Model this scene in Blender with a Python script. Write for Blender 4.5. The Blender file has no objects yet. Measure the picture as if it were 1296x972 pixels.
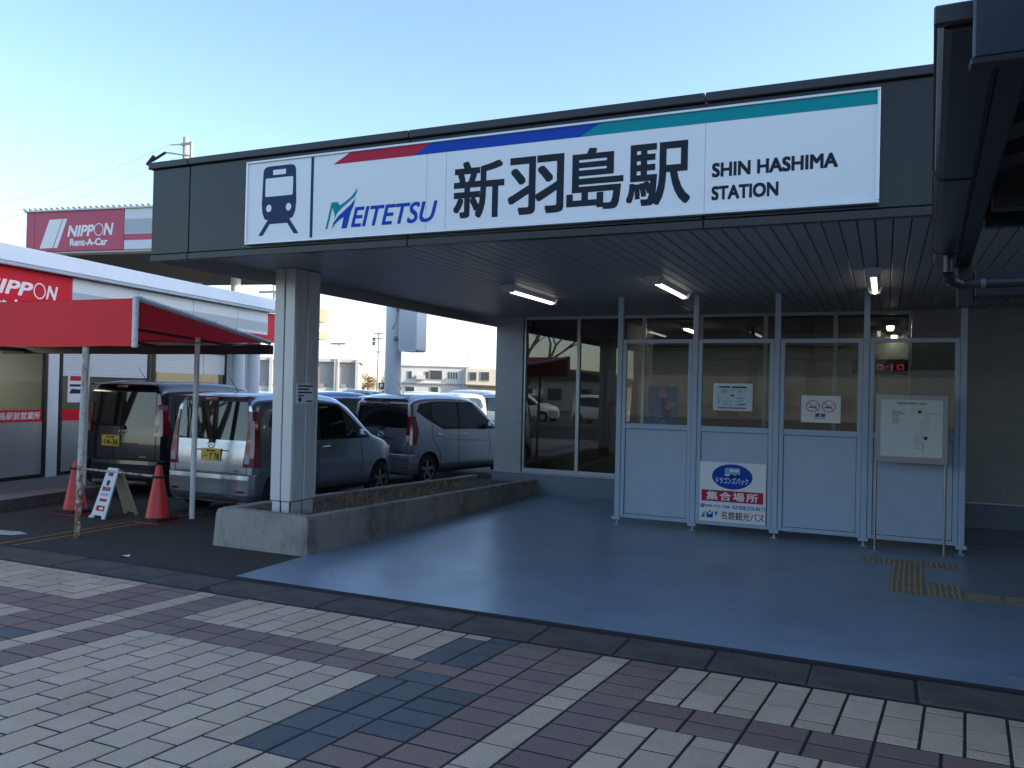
import bpy, bmesh, math, random
from mathutils import Vector, Matrix
random.seed(7)
R = math.radians
sc = bpy.context.scene
COL = sc.collection

# ------------------------------------------------------------------ camera
cam_data = bpy.data.cameras.new('camera')
cam_data.sensor_width = 17.3
cam_data.lens = 14.003
cam_data.clip_start = 0.05
cam_data.clip_end = 2000
cam = bpy.data.objects.new('camera', cam_data)
COL.objects.link(cam)
yaw, pitch, roll = R(24.276), R(0.5527), R(1.3245)
fwd = Vector((-math.sin(yaw) * math.cos(pitch), math.cos(yaw) * math.cos(pitch), math.sin(pitch)))
rgt = Vector((math.cos(yaw), math.sin(yaw), 0))
upv = rgt.cross(fwd)
r2 = rgt * math.cos(roll) + upv * math.sin(roll)
u2 = -rgt * math.sin(roll) + upv * math.cos(roll)
mw = Matrix((r2, u2, -fwd)).transposed().to_4x4()
mw.translation = (0, 0, 1.7)
cam.matrix_world = mw
sc.camera = cam

# ------------------------------------------------------------------ sky and sun
SUN_AZ = R(15.0)      # angle of the sun from +X
SUN_EL = R(26.0)
world = bpy.data.worlds.new('World')
sc.world = world
world.use_nodes = True
wn = world.node_tree
wn.nodes.clear()
sky = wn.nodes.new('ShaderNodeTexSky')
sky.sky_type = 'NISHITA'
sky.sun_disc = False
sky.sun_elevation = SUN_EL
sky.sun_rotation = math.pi / 2 - SUN_AZ
sky.air_density = 1.0
sky.dust_density = 0.8
sky.ozone_density = 2.2
bg = wn.nodes.new('ShaderNodeBackground')
bg.inputs['Strength'].default_value = 0.15
wo = wn.nodes.new('ShaderNodeOutputWorld')
wn.links.new(sky.outputs[0], bg.inputs[0])
wn.links.new(bg.outputs[0], wo.inputs[0])
sun_data = bpy.data.lights.new('sun', 'SUN')
sun_data.energy = 3.0
sun_data.angle = R(0.5)
sun_data.color = (1.0, 0.86, 0.70)
sun = bpy.data.objects.new('sun', sun_data)
COL.objects.link(sun)
sdir = Vector((math.cos(SUN_EL) * math.cos(SUN_AZ), math.cos(SUN_EL) * math.sin(SUN_AZ), math.sin(SUN_EL)))
sun.rotation_euler = sdir.to_track_quat('Z', 'Y').to_euler()
sun.location = sdir * 60
sc.view_settings.view_transform = 'Standard'
sc.view_settings.look = 'None'
sc.view_settings.gamma = 1
sc.view_settings.use_curve_mapping = False
sc.view_settings.exposure = 1.3
sc.render.engine = 'CYCLES'
sc.cycles.max_bounces = 6
sc.cycles.transparent_max_bounces = 16
sc.cycles.use_denoising = True

# ------------------------------------------------------------------ helpers
class MB:
    def __init__(s):
        s.v = []; s.f = []; s.m = []
    def add(s, vs, fs, mi=0):
        b = len(s.v)
        s.v += [tuple(v) for v in vs]
        for f in fs:
            s.f.append(tuple(b + i for i in f)); s.m.append(mi)
        return s
    def box(s, x0, x1, y0, y1, z0, z1, mi=0, bev=0.0):
        if x0 > x1: x0, x1 = x1, x0
        if y0 > y1: y0, y1 = y1, y0
        if z0 > z1: z0, z1 = z1, z0
        if bev <= 0:
            vs = [(x, y, z) for x in (x0, x1) for y in (y0, y1) for z in (z0, z1)]
            return s.add(vs, [(0, 1, 3, 2), (4, 6, 7, 5), (0, 4, 5, 1), (2, 3, 7, 6), (0, 2, 6, 4), (1, 5, 7, 3)], mi)
        b = min(bev, (x1 - x0) * .45, (y1 - y0) * .45, (z1 - z0) * .45)
        lo = (x0, y0, z0); hi = (x1, y1, z1)
        vs = []; idx = {}
        for c in range(8):
            sg = [(c >> k) & 1 for k in range(3)]
            for ax in range(3):
                p = []
                for k in range(3):
                    e = hi[k] if sg[k] else lo[k]
                    if k != ax: e += -b if sg[k] else b
                    p.append(e)
                idx[(c, ax)] = len(vs); vs.append(tuple(p))
        fs = []
        for ax in range(3):
            a, c2 = [k for k in range(3) if k != ax]
            for side in (0, 1):
                cs = []
                for (i, j) in ((0, 0), (1, 0), (1, 1), (0, 1)):
                    c = (side << ax) | (i << a) | (j << c2)
                    cs.append(idx[(c, ax)])
                fs.append(cs)
            # edges along ax
            for i in (0, 1):
                for j in (0, 1):
                    c0 = (i << a) | (j << c2); c1 = c0 | (1 << ax)
                    fs.append((idx[(c0, a)], idx[(c1, a)], idx[(c1, c2)], idx[(c0, c2)]))
        for c in range(8):
            fs.append((idx[(c, 0)], idx[(c, 1)], idx[(c, 2)]))
        return s.add(vs, fs, mi)
    def tube(s, p0, p1, r0, r1=None, n=10, mi=0, caps=True):
        p0 = Vector(p0); p1 = Vector(p1); r1 = r0 if r1 is None else r1
        d = (p1 - p0).normalized()
        a = d.orthogonal().normalized(); b = d.cross(a)
        vs = []
        for k in range(n):
            t = 2 * math.pi * k / n
            o = a * math.cos(t) + b * math.sin(t)
            vs.append(p0 + o * r0); vs.append(p1 + o * r1)
        fs = [(2 * k, 2 * k + 1, (2 * k + 3) % (2 * n), (2 * k + 2) % (2 * n)) for k in range(n)]
        if caps:
            fs.append([2 * k for k in range(n)]); fs.append([2 * k + 1 for k in range(n)])
        return s.add(vs, fs, mi)
    def path(s, pts, r, n=8, mi=0):
        for a, b in zip(pts[:-1], pts[1:]):
            s.tube(a, b, r, n=n, mi=mi)
        return s
    def prism(s, poly, o, U, V, N, depth, mi=0):
        o = Vector(o); U = Vector(U); V = Vector(V); N = Vector(N)
        n = len(poly)
        vs = [o + U * a + V * b for a, b in poly] + [o + U * a + V * b + N * depth for a, b in poly]
        fs = [list(range(n)), list(range(n, 2 * n))] + [(k, (k + 1) % n, n + (k + 1) % n, n + k) for k in range(n)]
        return s.add(vs, fs, mi)
    def flat(s, poly, o, U, V, mi=0):
        o = Vector(o); U = Vector(U); V = Vector(V)
        return s.add([o + U * a + V * b for a, b in poly], [list(range(len(poly)))], mi)
    def lathe(s, prof, o, axis='z', n=20, mi=0):
        vs = []; fs = []
        m = len(prof)
        for k in range(n):
            t = 2 * math.pi * k / n
            for r, h in prof:
                if axis == 'z': vs.append((o[0] + r * math.cos(t), o[1] + r * math.sin(t), o[2] + h))
                elif axis == 'x': vs.append((o[0] + h, o[1] + r * math.cos(t), o[2] + r * math.sin(t)))
                else: vs.append((o[0] + r * math.cos(t), o[1] + h, o[2] + r * math.sin(t)))
        for k in range(n):
            k2 = (k + 1) % n
            for j in range(m - 1):
                fs.append((k * m + j, k2 * m + j, k2 * m + j + 1, k * m + j + 1))
        return s.add(vs, fs, mi)
    def strip(s, A, B, mi=0):
        n = len(A)
        return s.add(list(A) + list(B), [(k, k + 1, n + k + 1, n + k) for k in range(n - 1)], mi)
    def mesh(s, name, mats, smooth=0, recalc=True, off=(0, 0, 0)):
        me = bpy.data.meshes.new(name)
        ox, oy, oz = off
        me.from_pydata([(x - ox, y - oy, z - oz) for x, y, z in s.v], [], s.f)
        mats = mats if isinstance(mats, (list, tuple)) else [mats]
        for m in mats: me.materials.append(m)
        me.polygons.foreach_set('material_index', s.m)
        if recalc:
            bm = bmesh.new(); bm.from_mesh(me)
            bmesh.ops.recalc_face_normals(bm, faces=bm.faces)
            bm.to_mesh(me); bm.free()
        if smooth:
            me.polygons.foreach_set('use_smooth', [True] * len(me.polygons))
            me.set_sharp_from_angle(angle=R(smooth))
        me.update()
        return me
    def build(s, name, mats, parent=None, smooth=0, recalc=True, world=True):
        off = (0, 0, 0)
        if parent is not None and world and 'wx' in WLOC.get(parent.name, {}):
            off = WLOC[parent.name]['wx']
        me = s.mesh(name, mats, smooth, recalc, off)
        o = bpy.data.objects.new(name, me)
        COL.objects.link(o)
        if parent is not None:
            o.parent = parent
            if parent.name in WLOC: WLOC[o.name] = WLOC[parent.name]
        return o

WLOC = {}
def tag(o, label, cat, group=None):
    o['label'] = label; o['category'] = cat
    if group: o['group'] = group
    return o
def struct(o, kind='structure'):
    o['kind'] = kind; return o
def thing(name, label, cat, loc=(0, 0, 0), rz=0.0, group=None):
    """Empty at the base of a thing; children may be given in world coordinates when rz is 0"""
    o = bpy.data.objects.new(name, None)
    o.empty_display_size = 0.2
    COL.objects.link(o)
    o.location = loc; o.rotation_euler = (0, 0, rz)
    if rz == 0.0: WLOC[o.name] = {'wx': tuple(loc)}
    return tag(o, label, cat, group)
def inst(name, me, parent, loc=(0, 0, 0), rot=(0, 0, 0)):
    o = bpy.data.objects.new(name, me); COL.objects.link(o)
    w = WLOC.get(parent.name, {}).get('wx', (0, 0, 0)) if parent else (0, 0, 0)
    o.parent = parent
    o.location = (loc[0] - w[0], loc[1] - w[1], loc[2] - w[2]); o.rotation_euler = rot
    return o

def text_geo(body, bold=0.0, shear=0.0, spacing=1.0):
    cu = bpy.data.curves.new('lettering', 'FONT')
    cu.body = body; cu.size = 1; cu.offset = bold; cu.shear = shear; cu.space_character = spacing
    cu.resolution_u = 4
    o = bpy.data.objects.new('lettering', cu); COL.objects.link(o)
    dg = bpy.context.evaluated_depsgraph_get(); dg.update()
    ev = o.evaluated_get(dg); m = ev.to_mesh()
    vs = [v.co.copy() for v in m.vertices]; fs = [list(p.vertices) for p in m.polygons]
    ev.to_mesh_clear()
    bpy.data.objects.remove(o); bpy.data.curves.remove(cu)
    return vs, fs
def text(mb, body, u0, u1, v0, v1, o, U, V, N=None, lift=0.0, bold=0.0, shear=0.0, spacing=1.0, mi=0):
    vs, fs = text_geo(body, 0.0, shear, spacing)
    xs = [v.x for v in vs]; ys = [v.y for v in vs]
    a, b, c, d = min(xs), max(xs), min(ys), max(ys)
    o = Vector(o); U = Vector(U); V = Vector(V)
    if N is not None: o = o + Vector(N) * lift
    # heavier weight: the outline drawn in a small ring of offsets, all in one film of print
    e = bold * .9
    ring = [(0, 0)] + ([(e * a_, e * b_) for a_ in (-.9, 0, .9) for b_ in (-.9, 0, .9) if a_ or b_] if e else [])
    back = U.cross(V).normalized() * .00004
    for i, (ex, ey) in enumerate(ring):
        out = []
        for v in vs:
            u = u0 + (v.x + ex - a + e) / (b - a + 2 * e) * (u1 - u0)
            w = v0 + (v.y + ey - c + e) / (d - c + 2 * e) * (v1 - v0)
            out.append(o + U * u + V * w - back * i)
        mb.add(out, fs, mi)
def ellipse(cx, cy, rx, ry, n=28, a0=0, a1=2 * math.pi):
    return [(cx + rx * math.cos(a0 + (a1 - a0) * k / n), cy + ry * math.sin(a0 + (a1 - a0) * k / n)) for k in range(n)]
def rrect(u0, u1, v0, v1, r, n=5):
    pts = []
    for cx, cy, s in ((u1 - r, v1 - r, 0), (u0 + r, v1 - r, 1), (u0 + r, v0 + r, 2), (u1 - r, v0 + r, 3)):
        for k in range(n + 1):
            t = (s + k / n) * math.pi / 2
            pts.append((cx + r * math.cos(t), cy + r * math.sin(t)))
    return pts

# ------------------------------------------------------------------ materials
MATS = {}
def mat(name, col, rough=0.6, metal=0.0, var=0.12, scale=3.0, bump=0.0, bscale=60.0, spec=0.5, coat=0.0,
        stain=0.0, stain_col=(0.03, 0.03, 0.03), sscale=1.2, rvar=0.1, rand=0.0, emit=None, estr=0.0, stretch=(1, 1, 1)):
    if name in MATS: return MATS[name]
    m = bpy.data.materials.new(name); m.use_nodes = True
    nt = m.node_tree; nt.nodes.clear(); L = nt.links
    out = nt.nodes.new('ShaderNodeOutputMaterial'); bs = nt.nodes.new('ShaderNodeBsdfPrincipled')
    L.new(bs.outputs[0], out.inputs[0])
    tc = nt.nodes.new('ShaderNodeTexCoord'); mp = nt.nodes.new('ShaderNodeMapping')
    mp.inputs['Scale'].default_value = stretch
    L.new(tc.outputs['Object'], mp.inputs[0])
    n1 = nt.nodes.new('ShaderNodeTexNoise'); n1.inputs['Scale'].default_value = scale
    n1.inputs['Detail'].default_value = 6; n1.inputs['Roughness'].default_value = 0.65
    L.new(mp.outputs[0], n1.inputs['Vector'])
    mx = nt.nodes.new('ShaderNodeMix'); mx.data_type = 'RGBA'
    mx.inputs[6].default_value = (*[max(0, c * (1 - var * 1.6)) for c in col], 1)
    mx.inputs[7].default_value = (*[min(1, c * (1 + var * 1.6)) for c in col], 1)
    L.new(n1.outputs[0], mx.inputs[0])
    last = mx.outputs[2]
    if rand > 0:
        oi = nt.nodes.new('ShaderNodeObjectInfo'); ge = nt.nodes.new('ShaderNodeNewGeometry')
        ad = nt.nodes.new('ShaderNodeMath'); ad.operation = 'ADD'
        L.new(oi.outputs['Random'], ad.inputs[0]); L.new(ge.outputs['Random Per Island'], ad.inputs[1])
        fr = nt.nodes.new('ShaderNodeMath'); fr.operation = 'FRACT'; L.new(ad.outputs[0], fr.inputs[0])
        mr = nt.nodes.new('ShaderNodeMapRange'); mr.inputs[3].default_value = 1 - rand; mr.inputs[4].default_value = 1 + rand
        L.new(fr.outputs[0], mr.inputs[0])
        hs = nt.nodes.new('ShaderNodeHueSaturation'); L.new(last, hs.inputs['Color']); L.new(mr.outputs[0], hs.inputs['Value'])
        last = hs.outputs[0]
    if stain > 0:
        n2 = nt.nodes.new('ShaderNodeTexNoise'); n2.inputs['Scale'].default_value = sscale
        n2.inputs['Detail'].default_value = 8; n2.inputs['Roughness'].default_value = 0.7
        L.new(mp.outputs[0], n2.inputs['Vector'])
        rp = nt.nodes.new('ShaderNodeValToRGB'); rp.color_ramp.elements[0].position = 0.46; rp.color_ramp.elements[1].position = 0.68
        L.new(n2.outputs[0], rp.inputs[0])
        ml = nt.nodes.new('ShaderNodeMath'); ml.operation = 'MULTIPLY'; ml.inputs[1].default_value = stain
        L.new(rp.outputs[0], ml.inputs[0])
        m2 = nt.nodes.new('ShaderNodeMix'); m2.data_type = 'RGBA'
        L.new(ml.outputs[0], m2.inputs[0]); L.new(last, m2.inputs[6]); m2.inputs[7].default_value = (*stain_col, 1)
        last = m2.outputs[2]
    L.new(last, bs.inputs['Base Color'])
    rr = nt.nodes.new('ShaderNodeMapRange'); rr.inputs[3].default_value = max(0.02, rough - rvar * rough); rr.inputs[4].default_value = min(1, rough + rvar * rough)
    L.new(n1.outputs[0], rr.inputs[0]); L.new(rr.outputs[0], bs.inputs['Roughness'])
    bs.inputs['Metallic'].default_value = metal
    bs.inputs['Specular IOR Level'].default_value = spec
    bs.inputs['Coat Weight'].default_value = coat
    bs.inputs['Coat Roughness'].default_value = 0.04
    if bump > 0:
        n3 = nt.nodes.new('ShaderNodeTexNoise'); n3.inputs['Scale'].default_value = bscale; n3.inputs['Detail'].default_value = 4
        L.new(mp.outputs[0], n3.inputs['Vector'])
        bp = nt.nodes.new('ShaderNodeBump'); bp.inputs['Strength'].default_value = bump; bp.inputs['Distance'].default_value = 0.01
        L.new(n3.outputs[0], bp.inputs['Height']); L.new(bp.outputs[0], bs.inputs['Normal'])
    if emit:
        bs.inputs['Emission Color'].default_value = (*emit, 1); bs.inputs['Emission Strength'].default_value = estr
    MATS[name] = m
    return m

def glass_mat(name, tint=(0.6, 0.64, 0.62), boost=1.0, rough=0.0):
    m = bpy.data.materials.new(name); m.use_nodes = True
    nt = m.node_tree; nt.nodes.clear(); L = nt.links
    out = nt.nodes.new('ShaderNodeOutputMaterial'); mx = nt.nodes.new('ShaderNodeMixShader')
    tr = nt.nodes.new('ShaderNodeBsdfTransparent'); tr.inputs[0].default_value = (*tint, 1)
    gl = nt.nodes.new('ShaderNodeBsdfGlossy'); gl.inputs['Roughness'].default_value = rough
    fr = nt.nodes.new('ShaderNodeFresnel')
    ge = nt.nodes.new('ShaderNodeNewGeometry'); io = nt.nodes.new('ShaderNodeMapRange'); io.inputs[3].default_value = 1.5; io.inputs[4].default_value = 1 / 1.5
    L.new(ge.outputs['Backfacing'], io.inputs[0]); L.new(io.outputs[0], fr.inputs[0])
    tc = nt.nodes.new('ShaderNodeTexCoord'); ns = nt.nodes.new('ShaderNodeTexNoise'); ns.inputs['Scale'].default_value = 1.3
    L.new(tc.outputs['Object'], ns.inputs['Vector'])
    bp = nt.nodes.new('ShaderNodeBump'); bp.inputs['Strength'].default_value = 0.02; bp.inputs['Distance'].default_value = 0.02
    L.new(ns.outputs[0], bp.inputs['Height']); L.new(bp.outputs[0], gl.inputs['Normal'])
    ml = nt.nodes.new('ShaderNodeMath'); ml.operation = 'MULTIPLY'; ml.inputs[1].default_value = boost; ml.use_clamp = True
    L.new(fr.outputs[0], ml.inputs[0]); L.new(ml.outputs[0], mx.inputs[0])
    L.new(tr.outputs[0], mx.inputs[1]); L.new(gl.outputs[0], mx.inputs[2]); L.new(mx.outputs[0], out.inputs[0])
    return m

def brick_mat(name, col, w, h, mortar=0.06, axes='xz', bump=0.5, stain=0.25):
    m = mat(name, col, rough=0.5, var=0.06, scale=2.0, stain=stain, stain_col=tuple(c * 0.6 for c in col), sscale=0.8)
    nt = m.node_tree; L = nt.links
    bs = [n for n in nt.nodes if n.type == 'BSDF_PRINCIPLED'][0]
    tc = [n for n in nt.nodes if n.type == 'TEX_COORD'][0]
    sp = nt.nodes.new('ShaderNodeSeparateXYZ'); cb = nt.nodes.new('ShaderNodeCombineXYZ')
    L.new(tc.outputs['Object'], sp.inputs[0])
    L.new(sp.outputs['XYZ'.index(axes[0].upper())], cb.inputs[0]); L.new(sp.outputs['XYZ'.index(axes[1].upper())], cb.inputs[1])
    br = nt.nodes.new('ShaderNodeTexBrick'); br.inputs['Scale'].default_value = 1.0
    br.inputs['Brick Width'].default_value = w; br.inputs['Row Height'].default_value = h
    br.inputs['Mortar Size'].default_value = h * mortar; br.inputs['Mortar Smooth'].default_value = 0.2
    br.inputs['Color1'].default_value = (1, 1, 1, 1); br.inputs['Color2'].default_value = (0.93, 0.93, 0.93, 1); br.inputs['Mortar'].default_value = (0.68, 0.68, 0.68, 1)
    L.new(cb.outputs[0], br.inputs['Vector'])
    src = bs.inputs['Base Color'].links[0].from_socket
    mx = nt.nodes.new('ShaderNodeMix'); mx.data_type = 'RGBA'; mx.blend_type = 'MULTIPLY'; mx.inputs[0].default_value = 1
    L.new(src, mx.inputs[6]); L.new(br.outputs['Color'], mx.inputs[7]); L.new(mx.outputs[2], bs.inputs['Base Color'])
    bp = nt.nodes.new('ShaderNodeBump'); bp.inputs['Strength'].default_value = bump; bp.inputs['Distance'].default_value = 0.006; bp.invert = True
    L.new(br.outputs['Fac'], bp.inputs['Height']); L.new(bp.outputs[0], bs.inputs['Normal'])
    return m

def tile_mat(name, col, spk):
    """speckled split-face paver"""
    m = mat(name, col, rough=0.62, var=0.10, scale=9.0, bump=0.8, bscale=85, stain=0.35, stain_col=tuple(c * 0.55 for c in col), sscale=1.1, rand=0.11)
    nt = m.node_tree; L = nt.links
    bs = [n for n in nt.nodes if n.type == 'BSDF_PRINCIPLED'][0]
    ge = nt.nodes.new('ShaderNodeNewGeometry')
    vo = nt.nodes.new('ShaderNodeTexVoronoi'); vo.inputs['Scale'].default_value = 150
    L.new(ge.outputs['Position'], vo.inputs['Vector'])
    rp = nt.nodes.new('ShaderNodeValToRGB'); rp.color_ramp.elements[0].position = 0.10; rp.color_ramp.elements[1].position = 0.34
    rp.color_ramp.elements[0].color = (spk, spk, spk, 1); rp.color_ramp.elements[1].color = (1, 1, 1, 1)
    L.new(vo.outputs['Distance'], rp.inputs[0])
    src = bs.inputs['Base Color'].links[0].from_socket
    mx = nt.nodes.new('ShaderNodeMix'); mx.data_type = 'RGBA'; mx.blend_type = 'MULTIPLY'; mx.inputs[0].default_value = 1
    L.new(src, mx.inputs[6]); L.new(rp.outputs[0], mx.inputs[7]); L.new(mx.outputs[2], bs.inputs['Base Color'])
    # world-space noise instead of per-object, so alike tiles differ
    for n in nt.nodes:
        if n.type == 'MAPPING':
            for l in list(n.inputs[0].links): L.remove(l)
            L.new(ge.outputs['Position'], n.inputs[0])
    return m

M_asphalt = mat('asphalt', (0.046, 0.041, 0.035), 0.85, var=0.35, scale=25, bump=0.9, bscale=140, stain=0.5, stain_col=(0.028, 0.028, 0.03), sscale=0.9)
M_grout = mat('grout', (0.020, 0.019, 0.019), 0.95, var=0.3, scale=20, bump=0.5, bscale=200)
M_kerb = mat('kerb_concrete', (0.105, 0.092, 0.076), 0.9, var=0.3, scale=12, bump=1.0, bscale=90, stain=0.7, stain_col=(0.03, 0.03, 0.03), sscale=3)
M_tl = tile_mat('paver_light', (0.56, 0.43, 0.31), 0.5)
M_tr = tile_mat('paver_red', (0.245, 0.165, 0.138), 0.6)
M_tb = tile_mat('paver_blue', (0.108, 0.112, 0.120), 0.5)
M_floor = mat('floor_paint', (0.235, 0.300, 0.385), 0.33, var=0.10, scale=1.6, bump=0.03, bscale=14, stain=0.35, stain_col=(0.095, 0.11, 0.125), sscale=1.0, rvar=0.35, spec=0.5)
M_floor_edge = mat('floor_edge', (0.02, 0.02, 0.022), 0.8, var=0.3, scale=14)
M_fascia = mat('fascia_panel', (0.012, 0.010, 0.010), 0.30, var=0.06, scale=1.5, spec=0.42, stain=0.15, sscale=2, stretch=(3, 1, .3))
M_coping = mat('coping', (0.018, 0.017, 0.017), 0.4, var=0.08)
M_slat = mat('soffit_slat', (0.36, 0.335, 0.315), 0.42, var=0.10, scale=1.2, rand=0.05, stretch=(1, .3, 1))
M_black = mat('black_void', (0.012, 0.012, 0.013), 0.8, var=0.1)
M_signw = mat('sign_white', (0.80, 0.80, 0.80), 0.32, var=0.025, scale=1.0, stain=0.06, stain_col=(.6, .6, .58), sscale=2)
M_signframe = mat('sign_frame', (0.66, 0.67, 0.69), 0.35, metal=0.4, var=0.04)
M_navy = mat('print_navy', (0.022, 0.045, 0.115), 0.6, var=0.03, spec=0.2)
M_ink = mat('print_ink', (0.016, 0.022, 0.036), 0.6, var=0.03, spec=0.2)
M_sred = mat('print_red', (0.50, 0.022, 0.050), 0.6, var=0.03, spec=0.2)
M_sblue = mat('print_blue', (0.006, 0.060, 0.40), 0.6, var=0.03, spec=0.2)
M_steal = mat('print_teal', (0.0, 0.27, 0.30), 0.6, var=0.03, spec=0.2)
M_alu = mat('aluminium', (0.50, 0.52, 0.54), 0.38, metal=0.55, var=0.06, scale=2)
M_panelpaint = mat('screen_paint', (0.38, 0.47, 0.58), 0.42, var=0.05, scale=2.5, stain=0.18, stain_col=(0.32, 0.34, 0.36), sscale=2.2)
M_colclad = mat('column_cladding', (0.62, 0.61, 0.60), 0.38, metal=0.2, var=0.06, scale=1.2, stain=0.2, stain_col=(0.28, 0.27, 0.26), sscale=2.5, stretch=(2, 2, .4))
M_brickl = brick_mat('wall_tile', (0.47, 0.465, 0.455), 0.145, 0.045, 0.07, bump=.3)
M_brickr = brick_mat('wall_tile_cream', (0.44, 0.425, 0.37), 0.145, 0.045, 0.07, bump=.3)
M_plinth = mat('plinth_paint', (0.20, 0.235, 0.275), 0.5, var=0.08)
M_concrete = mat('planter_concrete', (0.34, 0.305, 0.265), 0.9, var=0.25, scale=5, bump=0.7, bscale=40, stain=0.75, stain_col=(0.07, 0.066, 0.058), sscale=2.6, stretch=(1, 1, .7))
M_soil = mat('soil', (0.075, 0.058, 0.042), 0.95, var=0.4, scale=14, bump=1, bscale=50)
M_straw = mat('dry_grass', (0.26, 0.17, 0.095), 0.9, var=0.35, scale=6)
M_win = glass_mat('window_glass', (0.60, 0.62, 0.59), 2.4)
M_scrglass = glass_mat('screen_glass', (0.84, 0.86, 0.85), 2.0)
M_lampglow = mat('lamp_glow', (0.9, 0.9, 0.85), 0.4, var=0, emit=(1.0, 0.95, 0.84), estr=1.3)
M_lampglow2 = mat('lamp_glow_small', (0.9, 0.9, 0.85), 0.4, var=0, emit=(1.0, 0.95, 0.82), estr=9)
M_white = mat('white_paint', (0.72, 0.72, 0.71), 0.5, var=0.05, stain=0.12, stain_col=(.45, .43, .4))
M_whitemetal = mat('white_roof_metal', (0.70, 0.72, 0.73), 0.42, var=0.04, scale=1, stain=0.14, stain_col=(.42, .40, .36), sscale=1.2)
M_ored = mat('office_red', (0.62, 0.006, 0.024), 0.55, spec=.25, var=0.05)
M_ored2 = mat('faded_red', (0.50, 0.060, 0.115), 0.45, var=0.05)
M_tarp = mat('awning_vinyl', (0.95, 0.042, 0.050), 0.6, spec=.2, var=0.08, scale=2, stain=0.15, stain_col=(.3, .03, .04), bump=0.15, bscale=9)
M_ogrey = mat('office_grey_panel', (0.42, 0.45, 0.48), 0.45, var=0.05)
M_owhite = mat('office_white_panel', (0.68, 0.70, 0.72), 0.45, var=0.05)
M_brown = mat('bronze_steel', (0.038, 0.028, 0.026), 0.45, var=0.1)
M_rustpole = mat('rusty_white_pole', (0.55, 0.545, 0.50), 0.55, var=0.08, stain=0.95, stain_col=(0.16, 0.065, 0.018), sscale=5.5, stretch=(1, 1, .35), bump=.3)
M_whitepole = mat('white_pole', (0.72, 0.73, 0.71), 0.5, var=0.08, stain=0.2, stain_col=(0.3, 0.25, 0.18), sscale=4)
M_rope = mat('rope', (0.015, 0.016, 0.018), 0.8, var=.1)
M_deck = mat('deck_concrete', (0.20, 0.195, 0.185), 0.85, var=0.15, stain=0.3, bump=.3)
M_cone = mat('cone_red', (0.62, 0.032, 0.025), 0.42, var=0.12, scale=4, stain=0.25, stain_col=(0.30, 0.03, 0.03), sscale=5)
M_rubber = mat('rubber', (0.018, 0.018, 0.018), 0.75, var=0.15)
M_yellowline = mat('yellow_road_paint', (0.36, 0.185, 0.045), 0.85, var=0.2, scale=8, stain=0.85, stain_col=(0.055, 0.05, 0.048), sscale=9)
M_whiteline = mat('white_road_paint', (0.52, 0.52, 0.51), 0.8, var=0.2, stain=0.5, stain_col=(0.08, 0.08, 0.08), sscale=6)
M_tact = mat('tactile_yellow', (0.33, 0.26, 0.165), 0.8, var=0.18, scale=5, stain=0.55, stain_col=(0.11, 0.10, 0.08), sscale=4)
M_plate = mat('plate_yellow', (0.66, 0.44, 0.045), 0.4, var=0.03)
M_glassdark = mat('car_glass', (0.008, 0.009, 0.010), 0.015, var=0, spec=.5, rvar=0)
[n for n in M_glassdark.node_tree.nodes if n.type == 'BSDF_PRINCIPLED'][0].inputs['IOR'].default_value = 1.6
M_tail = mat('tail_lamp', (0.19, 0.005, 0.010), 0.12, var=0.05, coat=1, spec=.7)
M_clear = mat('clear_lamp', (0.55, 0.56, 0.57), 0.15, metal=0.5, var=0.1, coat=1)
M_chrome = mat('chrome', (0.7, 0.7, 0.71), 0.12, metal=1, var=0)
M_alloy = mat('alloy', (0.42, 0.43, 0.44), 0.28, metal=0.85, var=0.05)
M_trim = mat('black_trim', (0.012, 0.012, 0.013), 0.5, var=0.1)
def paint(name, col, metal=0.35): return mat(name, col, 0.26, metal=metal, var=0.02, coat=1.0, rvar=.05)
P_silver = paint('paint_silver', (0.43, 0.49, 0.58), 0.9)
P_black = paint('paint_black', (0.010, 0.010, 0.014), 0.1)
P_grey = paint('paint_greige', (0.47, 0.465, 0.475), 0.88)
P_white = paint('paint_white', (0.75, 0.75, 0.74), 0.0)
P_blue = paint('paint_blue', (0.09, 0.16, 0.32), 0.4)
P_dgrey = paint('paint_dark_grey', (0.08, 0.085, 0.09), 0.4)
P_green = paint('paint_pale_green', (0.36, 0.44, 0.40), 0.3)
M_dark = mat('shelter_steel', (0.012, 0.010, 0.010), 0.42, var=0.15, scale=3)
M_gutter = mat('shelter_gutter', (0.022, 0.018, 0.018), 0.35, var=0.2, scale=4)
M_navyb = mat('navy_board', (0.018, 0.026, 0.050), 0.4, var=0.1)
M_canopyglass = glass_mat('roof_glass', (0.50, 0.54, 0.54), 1.0)
M_cream = mat('cream_wall', (0.62, 0.56, 0.46), 0.8, var=0.06, scale=.4)
M_bwhite = mat('far_white_wall', (0.62, 0.60, 0.57), 0.8, var=0.05, scale=.2)
M_bgrey = mat('far_grey_panel', (0.34, 0.335, 0.325), 0.7, var=0.05, scale=.2)
M_conc = mat('shade_block_concrete', (0.36, 0.35, 0.33), 0.85, var=0.12, scale=.3, stain=.3, stain_col=(.2, .19, .18), sscale=.4)  # used on the added shading blocks out of view
M_bark = mat('bark', (0.085, 0.066, 0.05), 0.9, var=.3)
M_leafo = mat('autumn_leaf', (0.26, 0.125, 0.028), 0.8, var=.35, scale=1.2)
M_leafg = mat('green_leaf', (0.045, 0.075, 0.026), 0.8, var=.35, scale=1.2)
M_darkglass = mat('far_window_glass', (0.04, 0.05, 0.055), 0.12, var=.1)
M_int = mat('interior_wall', (0.42, 0.415, 0.38), 0.8, var=.1, scale=1)
M_intf = mat('interior_floor', (0.12, 0.12, 0.115), 0.5, var=.1)
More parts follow.
